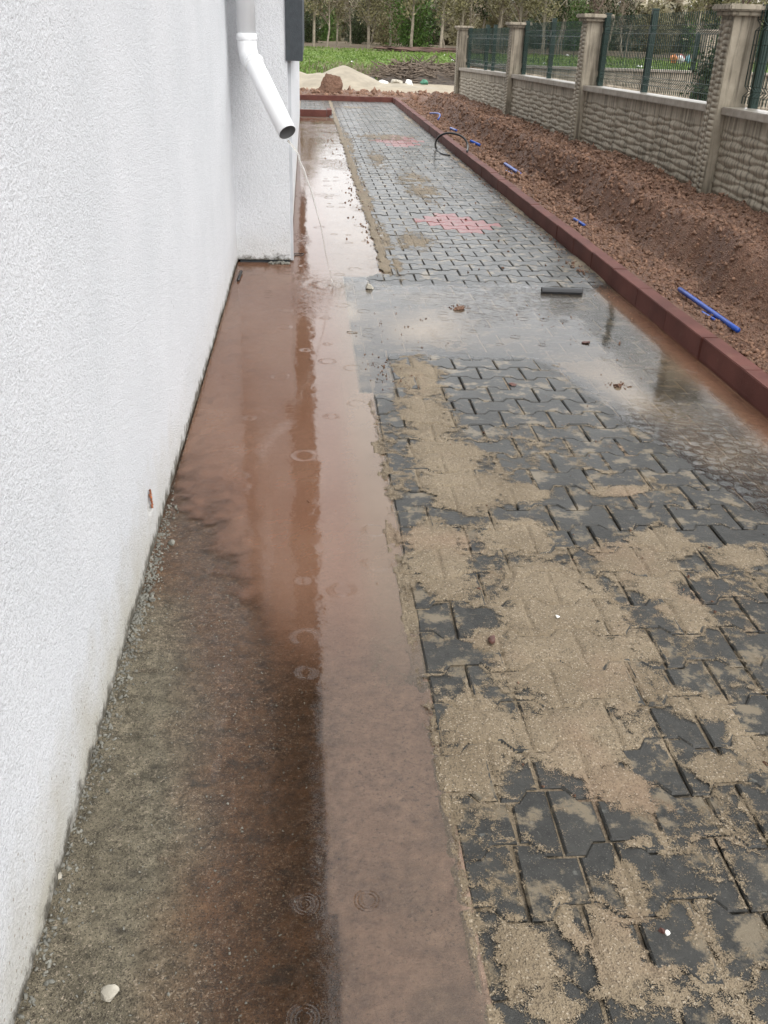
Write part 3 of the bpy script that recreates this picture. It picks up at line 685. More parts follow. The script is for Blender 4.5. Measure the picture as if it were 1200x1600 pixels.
# downpipe
E0 = at(382, 40, Y=6.12); ztop = 3.1
ec = at(386, 80, Y=6.10); ed = at(393, 104, Y=6.05); outl = at(449, 207, Y=5.74)
dp = empty('downpipe', (E0.x, E0.y, 1.0), label='white plastic rain downpipe with an elbow, kicking out over the puddle', cat='drainpipe')
def dpart(name, me, mat):
    autosmooth(me); o = obj(name, me, mat); o.parent = dp; o.location = -Vector(dp.location); return o
R_ = .0545
vt = Vector((ec.x, 6.12, ec.z+.06))
dpart('pipe', tube([(vt.x, vt.y, vt.z), (vt.x, vt.y, ztop)], R_, sides=28), PVC)
dpart('collar', tube([(vt.x, vt.y, vt.z-.005), (vt.x, vt.y, vt.z), (vt.x, vt.y, vt.z+.006), (vt.x, vt.y, vt.z+.03), (vt.x, vt.y, vt.z+.036)], [R_+.002, R_+.006, R_+.008, R_+.006, R_+.001], sides=28), PVC)
dirn = (outl-ed).normalized()
el = []
P0 = vt; P2 = ec+dirn*.09+Vector((0, 0, -.0)); P1 = Vector((vt.x, vt.y, vt.z-.10))
for t in np.linspace(0, 1, 9): el.append(P0*(1-t)**2+P1*2*t*(1-t)+P2*t*t)
dpart('elbow', tube(el, R_+.003, sides=28), PVC)
dpart('collar', tube([P2-dirn*.01, P2-dirn*.004, P2+dirn*.012, P2+dirn*.018], [R_+.003, R_+.008, R_+.008, R_+.002], sides=28), PVC)
# open-ended lower pipe with real wall thickness
bm = bmesh.new(); prof = [(P2, R_), (outl, R_), (outl, R_-.003), (P2+dirn*.05, R_-.003)]
a = dirn.cross(Vector((0, 0, 1))).normalized(); b = dirn.cross(a); rings = []
for p, rr in prof: rings.append([bm.verts.new(Vector(p)+(a*math.cos(2*math.pi*k/32)+b*math.sin(2*math.pi*k/32))*rr) for k in range(32)])
for i in range(3):
    for k in range(32):
        f = bm.faces.new((rings[i][k], rings[i][(k+1) % 32], rings[i+1][(k+1) % 32], rings[i+1][k])); f.material_index = 1 if i == 2 else 0
me = me_from_bm('outlet_pipe', bm); me.materials.append(PVC); me.materials.append(PVCIN); dpart('outlet_pipe', me, None)
dpart('wall_clip', tube([(vt.x, 6.12, 1.9), (vt.x, 6.12, 1.93)], R_+.006, sides=28), PVC)
# stream of water
wm = Mat('falling_water'); wm.set(col=(.82, .80, .76), rough=.15, spec=.6); wm.b.inputs['Transmission Weight'].default_value = .75; wm.b.inputs['IOR'].default_value = 1.33
s0 = outl-Vector((0, 0, R_-.012)); s3 = Vector((.157, 5.63, 0)); sp = []
for i in range(15):
    t = i/14; sp.append(Vector((s0.x+(s3.x-s0.x)*t, s0.y+(s3.y-s0.y)*t, s0.z-.22*t-(s0.z-.22)*t*t))+Vector((random.gauss(0, .0035), random.gauss(0, .0035), 0)))
obj('water_stream', tube(sp, [.0072*(1-.72*i/14)+random.uniform(-.001, .001) for i in range(15)], sides=10), wm.m, None, True, label='thin stream of rain water falling from the downpipe mouth', cat='water jet')
# splash crown and droplets
pts = []; ss = []
for _ in range(150):
    a_ = random.uniform(0, 6.28); d_ = abs(random.gauss(.05, .05)); pts.append((.157+math.cos(a_)*d_*1.4, 5.63+math.sin(a_)*d_, .004+abs(random.gauss(0, .016))*(1.2-min(1, d_*5)))); ss.append(random.uniform(.0012, .004))
o = scatter('water_splash', pts, ss, wm.m, 8, kind='stuff')

# ------------------------------------------------------------------ fence
fence = empty('fence', (3.2, 12, 0), label='precast concrete boundary wall with posts and green mesh to the right of the soil bed', cat='fence')
def fpart(par, name, me, mat=None, loc=(0, 0, 0), rz=0):
    if mat is not None and len(me.materials) == 0: me.materials.append(mat)
    o = link(bpy.data.objects.new(name, me)); o.parent = par
    o.location = Vector(loc)-Vector(par.location) if par.parent is None else loc
    o.rotation_euler = (0, 0, rz); return o
def panel_mesh(Lp, H, seed=0, name='concrete_panel', lod=1.0):
    """stone-look relief facing -X, length along Y, z 0..H"""
    ny = int(Lp/.012*lod); nz = int(H/.0075*lod)
    ysn = np.linspace(-Lp/2+.004, Lp/2-.004, ny); zn = np.linspace(0, H, nz); Y_, Z_ = np.meshgrid(ysn, zn)
    p = .056; lam = .54; ph = Y_*2*math.pi/lam+seed
    u = Z_/p; k0 = np.floor(u); best = np.full(u.shape, 9.0)
    for dk in (-1, 0, 1, 2):
        k = k0+dk; line = k+.18*np.sin(ph+np.pi*(k % 2))+.05*np.sin(2*ph+k*1.7); best = np.minimum(best, np.abs(u-line))
    rel = np.sqrt(np.clip(best, 0, .62)/.62)*.017
    vs_ = np.abs(((Y_/(Lp/3.0)+.5*(np.floor(u) % 2)) % 1)-.5); 
    rel = rel*(1-.2*np.exp(-(vs_/.02)**2)*(Z_ > H*.62))
    rel = rel*(1-sm((Z_-(H-.11))/.02))+.010*sm((Z_-(H-.11))/.02)
    rel = rel*sm((Lp/2-np.abs(Y_))/.012)
    rel = rel+.002*fbm(Y_, Z_, 18, 3, 91+seed)
    me = grid(name, None, None, Z_, P=(-rel, Y_)); 
    bm = bmesh.new(); bm.from_mesh(me)
    box_bm(bm, .004, .07, -Lp/2+.002, Lp/2-.002, 0, H); bm.to_mesh(me); bm.free()
    me.materials.append(PRE); return me
PANS = {}
def post_mesh(H):
    bm = bmesh.new(); box_bm(bm, -.10, .12, -.11, .11, 0, H-.06, bev=.006)
    return me_from_bm('post_body', bm)
def rope_mesh(H):
    zn = np.arange(0, H-.1, .006); yn = np.linspace(-.105, .105, 18); Y_, Z_ = np.meshgrid(yn, zn)
    side = (Y_ > 0).astype(float); ph = Z_/.042+side*.5
    rel = .014*np.sqrt(np.abs(np.sin(np.pi*ph)))*(1-np.exp(-((np.abs(Y_)-.0)/.012)**2)*.6)*sm((.105-np.abs(Y_))/.02)
    return grid('ribbed_face', None, None, Z_, P=(-.101-rel, Y_))
def cap_mesh(zb):
    bm = bmesh.new(); box_bm(bm, -.135, .155, -.145, .145, zb, zb+.03, bev=.006); box_bm(bm, -.165, .185, -.175, .175, zb+.031, zb+.075, bev=.010)
    return me_from_bm('post_cap', bm)
def cpost(par, x, y, ztop, rz=0, rebar=1, seed=0):
    p = fpart(par, 'concrete_post', post_mesh(ztop), PRE, (x, y, 0), rz)
    rb = obj('ribbed_face', rope_mesh(ztop), PRE, p); cp = obj('post_cap', cap_mesh(ztop-.075), PRE, p)
    rr = random.Random(seed)
    for q in range(rebar):
        pa = [Vector((rr.uniform(-.03, .05), rr.uniform(-.04, .04), ztop-.01))]; d = Vector((rr.uniform(-.6, .6), rr.uniform(-.5, .5), 1))
        for _ in range(6): d += Vector((rr.uniform(-.4, .4), rr.uniform(-.3, .3), rr.uniform(-.15, .1))); pa.append(pa[-1]+d.normalized()*.05)
        obj('rebar', tube(pa, .006, sides=6), RUST, p)
    return p
def gpost(par, x, y, z0, z1):
    me = box_me('mesh_post', -.03, .03, -.028, .028, 0, z1-z0, bev=.004); o = fpart(par, 'mesh_post', me, GREENM, (x, y, z0))
    obj('post_lid', box_me('l', -.033, .033, -.031, .031, z1-z0+.001, z1-z0+.018, bev=.004), GREENM, o); return o
def wire_panel(Ln, H, sp=.05):
    """green welded mesh in the YZ plane, with the folded ribs"""
    V = []; F = []
    prof = [(0, 0), (.0, .05), (.035, .085), (0, .12), (0, H-.17), (.035, H-.135), (0, H-.10), (0, H)]
    def stick(pts, r):
        nonlocal V, F
        b = len(V)
        for p in pts:
            for dx, dy in ((-r, -r), (r, -r), (r, r), (-r, r)):
                V.append((p[0]+dx, p[1]+dy, p[2]))
        for i in range(len(pts)-1):
            for k in range(4): a = b+i*4+k; c = b+i*4+(k+1) % 4; F.append((a, c, c+4, a+4))
    n = int(Ln/sp)
    for i in range(n+1): y = -Ln/2+i*Ln/n; stick([(px, y, pz) for px, pz in prof], .0030)
    for z in (.05, .085, .12, H*.42, H*.6, H-.17, H-.135, H-.1):
        x = .035 if z in (.085, H-.135) else 0; b = len(V)
        for y in (-Ln/2, Ln/2):
            for dx, dz in ((-.002, -.002), (.002, -.002), (.002, .002), (-.002, .002)): V.append((x+dx, y, z+dz))
        for k in range(4): F.append((b+k, b+(k+1) % 4, b+4+(k+1) % 4, b+4+k))
    return me_arrays('wire_mesh', V, F)
PY = [3.45, 7.45, 11.35, 15.45, 20.85]
ctop = lambda y: float(np.interp(y, [3, 7.6, 11.5, 15.6, 20.6], [1.0, .975, .93, .885, .80])); ptop = lambda y: float(np.interp(y, [3, 7.6, 11.5, 15.7, 21], [1.68, 1.66, 1.65, 1.59, 1.56]))
for i, yy in enumerate(PY): cpost(fence, 3.22, yy, ptop(yy), rebar=(1, 2, 2, 1, 1)[i], seed=i+3)
for i in range(4):
    a_, b_ = PY[i]+.11, PY[i+1]-.11; ct = ctop((a_+b_)/2); npan = 3 if i != 3 else 4; Lp = (b_-a_)/npan
    slope = math.atan2(ctop(b_)-ctop(a_), b_-a_)
    for k in range(npan):
        key = (round(Lp, 2), k % 2)
        if key not in PANS: PANS[key] = panel_mesh(Lp, 1.02, k)
        yc = a_+Lp*(k+.5); fpart(fence, 'concrete_panel', PANS[key], None, (3.2, yc, ctop(yc)-.055-1.02))
    bm = bmesh.new(); box_bm(bm, -.045, .16, -(b_-a_)/2+.002, (b_-a_)/2-.002, -.055, 0, bev=.005)
    o = fpart(fence, 'coping', me_from_bm('coping', bm), COPE, (3.2, (a_+b_)/2, ct)); o.rotation_euler = (slope, 0, 0)
    me = wire_panel(b_-a_-.02, .66); o = fpart(fence, 'wire_mesh', me, GREENM, (3.30, (a_+b_)/2, ct+.02)); o.rotation_euler = (slope*.3, 0, 0)
for yy in (5.3, 7.26, 9.68, 11.2, 13.65, 15.30, 17.9, 18.6, 20.6): gpost(fence, 3.335 if yy not in (7.26,) else 3.36, yy, ctop(yy)-.005, ctop(yy)+.71)
# far return of the fence
f2 = empty('fence', (8.0, 21, 0), label='return run of the concrete boundary wall crossing behind the near fence', cat='fence')
for i, (x, rb) in enumerate(((8.48, 0), (12.6, 1), (16.7, 1))): cpost(f2, x, 21.0, 1.66, math.pi/2, rb, 20+i)
for (a_, b_) in ((3.42, 8.36), (8.60, 12.48), (12.72, 16.58)):
    npan = 4 if b_-a_ > 4.2 else 3; Lp = (b_-a_)/npan
    me = panel_mesh(Lp, .95, 1, lod=.5)
    for k in range(npan): fpart(f2, 'concrete_panel', me, None, (a_+Lp*(k+.5), 20.98, -.13), math.pi/2)
    fpart(f2, 'coping', box_me('coping', a_+.002, b_-.002, -.05, .15, -.05, 0, bev=.005), COPE, (0, 20.98, .872))
    m_ = wire_panel(b_-a_-.04, .66, .06); fpart(f2, 'wire_mesh', m_, GREENM, ((a_+b_)/2, 21.03, .88), math.pi/2)
for x in (3.75, 6.0, 8.25, 10.6, 12.35, 14.7): gpost(f2, x, 21.06, .87, 1.58)

# ------------------------------------------------------------------ small things on the ground
def rod(name, pts, r, mat, **k):
    return obj(name, tube(pts, r, sides=12), mat, None, True, **k)
G_BLUE = 'blue water pipe ends sticking out of the soil bed'
def bluep(a, b, za, zb, label, r=.016, bend=0):
    pts = []
    for t in np.linspace(0, 1, 8):
        pts.append(Vector((a[0]+(b[0]-a[0])*t+bend*math.sin(math.pi*t), a[1]+(b[1]-a[1])*t, za+(zb-za)*t+abs(bend)*.4*math.sin(math.pi*t))))
    rod('pipe', pts, r, BLUE, label=label, cat='pipe', group=G_BLUE)
zs_ = lambda x, y: float(soil_top(np.array([x]), np.array([y]))[0])
def bl(p0, p1, label, lift=.012, r=.016, bend=0):
    a = at(*p0, Z=.09); b = at(*p1, Z=.09); a = at(*p0, Z=zs_(a.x, a.y)+lift); b = at(*p1, Z=zs_(b.x, b.y)+lift)
    bluep(a, b, a.z, b.z, label, r*.82, bend)
bl((1062, 452), (1153, 516), 'long bright blue pipe lying on the soil nearest the camera', .018, .0165)
bl((1096, 487), (1117, 500), 'short sliver of blue pipe half buried beside the long blue pipe', .002, .010)
bl((789, 256), (813, 272), 'blue pipe stub in the soil level with the black hose', .03, .022)
bl((788, 265), (802, 273), 'thin blue sliver under the blue pipe stub, nearly buried', .012, .010)
bl((897, 342), (914, 353), 'short blue pipe stub in the soil halfway along the kerb', .02, .015)
bl((672, 177), (684, 187), 'curved farthest blue pipe end near the far end of the soil bed', .05, .016, .10)
bl((704, 200), (713, 204), 'small blue pipe end just beyond the black hose loop', .04, .020)
bl((735, 220), (750, 227), 'small blue pipe end in the soil right beside the black hose loop', .035, .022)
# black hose loop
hp = [at(703, 243, Z=.012), at(690, 240, Z=.012), at(681, 231, Z=.03), at(681, 221, Y=12.5), at(688, 212, Y=12.35), at(700, 208, Y=12.3), at(715, 210, Y=12.25), at(726, 217, Y=12.2), at(731, 228, Y=12.1), at(730, 237, Z=.15)]
def spline(P, n=4):
    o = []
    for i in range(len(P)-1):
        p0, p1, p2, p3 = P[max(i-1, 0)], P[i], P[i+1], P[min(i+2, len(P)-1)]
        for t in np.arange(0, 1, 1/n): o.append(.5*((2*p1)+(p2-p0)*t+(2*p0-5*p1+4*p2-p3)*t*t+(3*p1-p0-3*p2+p3)*t**3))
    return o+[P[-1]]
rod('hose', spline(hp), .013, BLACK, label='curled length of black hose looped over the red kerb', cat='hose')
# black split pipe lying on the pavers
a = at(846, 457); b = at(909, 459); dv = (b-a).normalized(); sv = Vector((-dv.y, dv.x, 0)); bm = bmesh.new(); rg = []
for t in (0, .33, .66, 1):
    c = a+(b-a)*t+Vector((0, 0, .003)); ring = []
    for rr in (.026, .021):
        for k in range(9): th = math.radians(-20+220*k/8 if rr > .022 else 200-220*k/8); ring.append(bm.verts.new(c+sv*math.cos(th)*rr+Vector((0, 0, 1))*(math.sin(th)*rr+.006)))
    rg.append(ring)
for i in range(3):
    for k in range(18): bm.faces.new((rg[i][k], rg[i][(k+1) % 18], rg[i+1][(k+1) % 18], rg[i+1][k]))
bm.faces.new(rg[0]); bm.faces.new(rg[-1][::-1])
obj('pipe_offcut', me_from_bm('p', bm), BLACK, label='short black split pipe lying on the wet pavers', cat='pipe offcut')
def stone(px, py, s, mat, label, cat='stone', seed=1, flat=.6, z=None, lift=0, name='stone'):
    p = at(px, py); zz = (float(paver_top(p.x, p.y)) if p.x > pav_left(p.y) else float(slab_top(p.x, p.y))) if z is None else z
    o = obj(name, rock_mesh(name, s, 2, .5, seed, flat), mat, label=label, cat=cat); o.location = (p.x, p.y, zz+s*flat*.45+lift); o.rotation_euler = (random.uniform(-.2, .2), random.uniform(-.2, .2), random.uniform(0, 6)); return o
stone(170, 1562, .017, STONE, 'pale angular stone chip on the bare concrete beside the wall foot', seed=2, flat=.45)
stone(768, 1007, .014, STONER, 'dark reddish stone lying on the spilled sand', seed=3, flat=.7, lift=.005)
stone(870, 970, .006, STONEW, 'tiny white stone chip on the wide patch of sand', seed=4, flat=.6, lift=.006)
stone(1042, 1463, .006, STONEW, 'tiny white pebble on a dark paver near the lower right', seed=5, flat=.7, lift=.0)
stone(1033, 1459, .007, STONER, 'small brown pebble touching the tiny white pebble', seed=6, flat=.7)
stone(577, 451, .024, STONE, 'wet pale stone standing in the shallow puddle by the splash', seed=7, flat=.8, z=0)
stone(718, 483, .030, SOIL, 'dark clod of soil on the flooded pavers', 'soil clod', seed=8, flat=.45, z=0, name='soil_clod')
stone(965, 604, .020, SOIL, 'dark soil clod on the flooded sand patch near the red kerb', 'soil clod', seed=9, flat=.55, z=0, name='soil_clod')
stone(914, 536, .020, STONER, 'reddish scrap of brick in the shallow water by the kerb', 'brick scrap', seed=10, flat=.3, z=0, name='brick_scrap')
stone(268, 850, .011, MORTAR, 'grey green pebble by the crumbling wall foot', seed=11, flat=.8)
stone(238, 943, .011, MORTAR, 'dark grey pebble lower down against the wall foot', seed=12, flat=.8)
stone(93, 1378, .008, STONE, 'small pale pebble at the wall foot near the lower left', seed=13, flat=.7)
stone(800, 603, .016, STONER, 'brown crumb of brick in a paver joint mid path', 'brick scrap', seed=14, flat=.35, name='brick_scrap')
rod('pipe_offcut', [at(372, 438, Z=.008), at(377, 424, Z=.012)], .009, BLACK, label='stubby black pipe bit in the red water under the pier', cat='pipe offcut')
q = at(467, 399)
bm = bmesh.new(); bmesh.ops.create_grid(bm, x_segments=1, y_segments=1, size=1); bm.free()
rod('wire_scrap', [Vector((q.x-.03, q.y-.02, .004)), Vector((q.x+.02, q.y-.03, .006)), Vector((q.x+.035, q.y+.03, .006)), Vector((q.x-.02, q.y+.04, .006)), Vector((q.x-.03, q.y-.015, .012))], .003, BLACK, label='bent dark wire scrap at the corner of the pier', cat='wire')
a = at(542, 519); rod('twig', [a+Vector((0, 0, .003)), a+Vector((.02, -.008, .005)), a+Vector((.055, -.012, .003))], .0022, TWIG, label='small dark twig floating where channel meets pavers', cat='twig')

# ------------------------------------------------------------------ piles beyond the end kerb
def pile(name, cx, cy, lobes, mat, seed, res=.06, rough=.05, ext=3.5, **k):
    xs = np.arange(cx-ext, cx+ext, res); ys = np.arange(cy-ext*.75, cy+ext*.75, res); XX, YY = np.meshgrid(xs, ys); Z = np.full(XX.shape, -.3)
    for (lx, ly, rx, ry, h) in lobes: d = np.sqrt(((XX-lx)/rx)**2+((YY-ly)/ry)**2); Z = np.maximum(Z, h*(1-d**1.25)) if True else Z
    Z = Z+rough*fbm(XX, YY, 1.5, 4, seed)*sm(Z/.1+.5)
    t = terrain(XX, YY); keep = Z > -.12
    return obj(name, grid(name, xs, ys, Z+t, keep=keep), mat, **k)
pile('sand_pile', .3, 29.2, [(1.05, 29.3, 1.25, 1.5, .50), (.4, 29.0, 1.6, 1.4, .33), (-.8, 29.2, 1.7, 1.5, .46), (-2.1, 29.4, 1.6, 1.5, .5), (2.5, 28.6, 1.5, .6, .08)], PSAND, 5, rough=.05, label='low heap of pale building sand beyond the end kerb', cat='sand heap')
c = obj('soil_clod', rock_mesh('soil_clod', .24, 3, .9, 44, 1.0), SOIL, label='large round clod of earth in front of the sand heap', cat='soil clod'); c.location = (.57, 23.1, .24); autosmooth(c.data)
bp = pile('brush_pile', 3.9, 32.5, [(3.6, 32.4, 1.4, 1.3, .56), (5.2, 32.2, 1.5, 1.3, .44), (4.4, 31.6, 2.2, .9, .34)], DARKT, 9, rough=.12, label='dark heap of cut branches and rubbish left of the fence end', cat='brush pile')
bm = bmesh.new()
for _ in range(900):
    x = random.uniform(2.3, 6.6); yy = random.uniform(31.0, 33.2)
    d = min(((x-3.6)/1.5)**2+((yy-32.4)/1.3)**2, ((x-5.2)/1.5)**2+((yy-32.2)/1.3)**2)
    if d > 1.1: continue
    z = .46*(1-d)+float(terrain(np.array([x]), np.array([yy]))[0]); v = Vector((random.gauss(0, 1), random.gauss(0, .6), random.gauss(.05, .28))).normalized()*random.uniform(.15, .6); p = Vector((x, yy, z+.03))
    tube([p-v, p+Vector((0, 0, .04)), p+v], [random.uniform(.012, .028), .018, .007], bm=bm, sides=4, caps=False)
o = obj('branches', me_from_bm('branches', bm), plain('cut_branches', (.13, .10, .075), .9, .55, 1.2)); o.parent = bp; o['kind'] = 'stuff'
# building rubble between the two heaps
for i, (x, yy, s, m_, lb) in enumerate(((2.25, 29.6, .14, STONEW, 'pale broken block on the sand edge, left of the brush pile'), (2.7, 29.8, .16, STONE, 'rounded pale rubble lump at the front of the brush pile'), (3.05, 29.7, .13, STONEW, 'whitish rubble lump nearest the brush pile foot'), (1.95, 30.2, .15, BLACK, 'black rubbish bag beside the sand heap'), (3.6, 30.6, .12, plain('green_net', (.05, .16, .10), .7, .5, 9), 'green scrap of netting at the foot of the brush pile'))):
    o = obj('rubble_lump', rock_mesh('rubble_lump', s, 2, .6, 30+i, .75), m_, label=lb, cat='rubble'); o.location = (x, yy, float(terrain(np.array([x]), np.array([yy]))[0])+s*.3)
for i in range(16):
    px = random.choice([random.uniform(480, 720), random.uniform(830, 1080)]); py = random.uniform(80, 98) if px < 730 else random.uniform(68, 92)
    p = at(px, py, Z=.42)
    if p.y > 62 or p.y < 30: p = Vector((p.x*50/p.y, 50, .4))
    s = random.uniform(.05, .13); me = rock_mesh('litter', s, 1, .9, 50+i, .5)
    o = obj('litter', me, LITTER, label='white scrap of litter lying on the green field', cat='litter', group='white litter on the field'); o.location = (p.x, p.y, float(terrain(np.array([p.x]), np.array([p.y]))[0])+s*.3)
cols = [(.5, .2, .08), (.05, .1, .2), (.6, .6, .6), (.35, .08, .08), (.12, .25, .3)]
for i, nmc in enumerate(('orange', 'navy', 'white', 'dark red', 'teal')):
    p = at(1056+i*5.5, 72, Y=55); zt = float(terrain(np.array([p.x]), np.array([55.0]))[0])
    o = obj('rubbish_sack', rock_mesh('rubbish_sack', .17, 2, .5, 70+i, 1.2), plain('sack_'+nmc.replace(' ', '_'), cols[i], .6, .3), label=nmc+' rubbish sack dumped at the far field edge, seen through the mesh', cat='sack'); o.location = (p.x, 55+.3*(i % 2), zt+.28)

# ------------------------------------------------------------------ vegetation
def leaves(pts, size, seed, up=.3):
    r = np.random.default_rng(seed); n = len(pts); pts = np.asarray(pts); a = r.normal(size=(n, 3)); a /= np.linalg.norm(a, axis=1)[:, None]
    b = np.cross(a, r.normal(size=(n, 3))); b /= np.linalg.norm(b, axis=1)[:, None]; s = size*(.6+.8*r.random((n, 1)))
    V = np.stack([pts-a*s, pts+b*s*.55, pts+a*s, pts-b*s*.55], 1).reshape(-1, 3); F = np.arange(n*4).reshape(n, 4); return V, F
def tree_meshes(seed, H, leafn, lsize, lean=.3, bare=.3, trunk_r=.12):
    rr = random.Random(seed); bm = bmesh.new(); p = Vector((0, 0, -.2)); path = [p]; d = Vector((0, 0, 1))
    for i in range(9): d = (d+Vector((rr.gauss(0, .07*lean*3), rr.gauss(0, .07*lean*3), .15))).normalized(); p = p+d*(H*.92/9); path.append(p)
    tube(path, [trunk_r*(1-i/11)+.01 for i in range(10)], bm=bm, sides=7, caps=False)
    tips = []
    for k in range(26):
        t = rr.uniform(bare, .98); i = min(8, int(t*9)); b = path[i].lerp(path[i+1], t*9-i); ang = rr.uniform(0, 6.28); ln = H*rr.uniform(.10, .26)*(1.15-t)
        dd = Vector((math.cos(ang), math.sin(ang), rr.uniform(.6, 1.5))).normalized(); pa = [b]
        for j in range(4): dd = (dd+Vector((rr.gauss(0, .15), rr.gauss(0, .15), .12))).normalized(); pa.append(pa[-1]+dd*ln/3)
        tube(pa, [trunk_r*.32*(1-j/5)*(1.2-t)+.008 for j in range(5)], bm=bm, sides=4, caps=False)
        for q in range(6):
            s0 = pa[rr.randint(1, 4)]; dv = Vector((rr.gauss(0, 1), rr.gauss(0, 1), rr.gauss(.7, .5))).normalized()*rr.uniform(.3, .8)*H/9; tube([s0, s0+dv*.5, s0+dv], [.012, .009, .005], bm=bm, sides=3, caps=False); tips += [s0+dv*u for u in (.5, .75, 1.0)]
        tips += pa[2:]
    r = np.random.default_rng(seed); T = np.array([tuple(t) for t in tips]); pts = T[r.integers(0, len(T), leafn)]+r.normal(size=(leafn, 3))*.16*H/9
    return me_from_bm('trunk', bm), me_arrays('crown', *leaves(pts, lsize, seed))
def shrub_meshes(seed, H, W, leafn, lsize):
    rr = random.Random(seed); r = np.random.default_rng(seed); bm = bmesh.new(); tips = []
    for k in range(16):
        a = rr.uniform(0, 6.28); d = Vector((math.cos(a)*rr.uniform(.1, .6)*W, math.sin(a)*rr.uniform(.1, .6)*W, H*rr.uniform(.55, 1.0))); pa = [Vector((d.x*.15, d.y*.15, -.1)), Vector((d.x*.4, d.y*.4, d.z*.45)), d]; tube(pa, [.03, .018, .006], bm=bm, sides=4, caps=False)
        for u in np.linspace(.15, 1, 9): tips.append(pa[0].lerp(pa[1], u*2) if u < .5 else pa[1].lerp(pa[2], u*2-1))
    T = np.array([tuple(t) for t in tips]); pts = T[r.integers(0, len(T), leafn)]+r.normal(size=(leafn, 3))*np.array([.24*W, .24*W, .13*H]); pts[:, 2] = np.abs(pts[:, 2])
    return me_from_bm('stems', bm), me_arrays('foliage', *leaves(pts, lsize, seed))
def zt(x, y): return float(terrain(np.array([float(x)]), np.array([float(y)]))[0])
TR = [tree_meshes(101, 10, 2600, .10, .3, .22, .13), tree_meshes(102, 9, 2000, .10, .5, .3, .10), tree_meshes(103, 11, 3000, .10, .25, .18, .15), tree_meshes(104, 8.5, 1200, .09, .6, .25, .09)]
TL = ['slender pale-trunked tree with olive catkins', 'leaning thin tree', 'taller full-twigged tree', 'small nearly bare tree']
LM = [LEAFO, LEAFD, LEAFO, TWIG]
for (t, l), lm in zip(TR, LM): t.materials.append(BARK); l.materials.append(lm)
rt = random.Random(5)
def where(x, y):
    px = 600+FL*((np.array([x, y, -CAMH])@_r)/(np.array([x, y, -CAMH])@_f))
    return 'left of the fence, above the sand heap' if px < 590 else 'left of the fence, above the brush pile' if px < 722 else 'seen through the farthest fence bay' if px < 800 else 'seen through the second farthest fence bay' if px < 908 else 'behind the near mesh bay, left of its middle post' if px < 1012 else 'behind the near mesh bay, right of its middle post' if px < 1128 else 'beyond the nearest concrete post'
def put_tree(x, y, v, s, grp='trees along the far edge of the field'):
    e = empty('tree', (x, y, zt(x, y)-.05), rt.uniform(0, 6.28), label=TL[v]+', '+where(x, y), cat='tree', group=grp); e.scale = (s, s, s*rt.uniform(.95, 1.1))
    a = link(bpy.data.objects.new('trunk', TR[v][0])); a.parent = e; b = link(bpy.data.objects.new('crown', TR[v][1])); b.parent = e
x = -3.5
while x < 44:
    s = rt.uniform(.75, 1.0)*(.68 if x < 2.2 else (.72 if x < 9 else .85)); put_tree(x, rt.uniform(60, 72), rt.choice([0, 0, 1, 2, 3, 3]), s); x += rt.uniform(.45, 1.1)
SH = [shrub_meshes(201, 2.6, 1.6, 4200, .055), shrub_meshes(202, 3.6, 1.9, 5200, .06), shrub_meshes(203, 1.8, 1.7, 2600, .055)]
SLAB = [('dark green undergrowth shrub', LEAFD), ('fresh green leafy bush', LEAFG), ('low olive thicket bush', LEAFO)]
SM = {}
for v in range(3):
    for q in range(3):
        f = SH[v][1].copy(); f.materials.append(SLAB[q][1]); SM[v, q] = f
    SH[v][0].materials.append(TWIG)
def put_shrub(x, y, v, q, s, label=None, grp='undergrowth shrubs below the far trees', cat='shrub'):
    e = empty('shrub', (x, y, zt(x, y)-.05), rt.uniform(0, 6.28), label=label or SLAB[q][0]+', '+where(x, y), cat=cat, group=grp if label is None else None); e.scale = (s, s, s)
    a = link(bpy.data.objects.new('stems', SH[v][0])); a.parent = e; b = link(bpy.data.objects.new('foliage', SM[v, q])); b.parent = e
x = -3.5
while x < 44:
    put_shrub(x, rt.uniform(70, 82), rt.choice([0, 1, 1]), rt.choice([0, 0, 2, 1, 2]), rt.uniform(.7, 1.15)); x += rt.uniform(1.4, 2.6)
p = at(645, 60, Y=64); put_shrub(p.x, 64, 1, 1, 1.25, 'brightest fresh green bush standing forward of the far trees, above the brush pile')
# conifer bush behind the fence
me_s, me_f = shrub_meshes(301, 1.25, .35, 2600, .035); me_s.materials.append(TWIG); me_f.materials.append(LEAFD)
e = empty('conifer', (6.95, 17.0, 0), label='small dark evergreen bush behind the mesh, beside the far concrete post', cat='shrub'); a = obj('stems', me_s, None, e); b = obj('foliage', me_f, None, e)
# dense wood behind
r = np.random.default_rng(9); n = 64000
pts = np.stack([r.uniform(-60, 110, n), r.uniform(80, 105, n), 0*r.random(n)], 1); pts[:, 2] = .5+(3.7+1.5*fbm(pts[:, 0], pts[:, 1], .12, 3, 7))*r.random(n)
obj('wood', me_arrays('wood', *leaves(pts, .34, 3)), mat_leaf('wood_leaves', (.045, .042, .024), (.22, .19, .12)), kind='stuff')
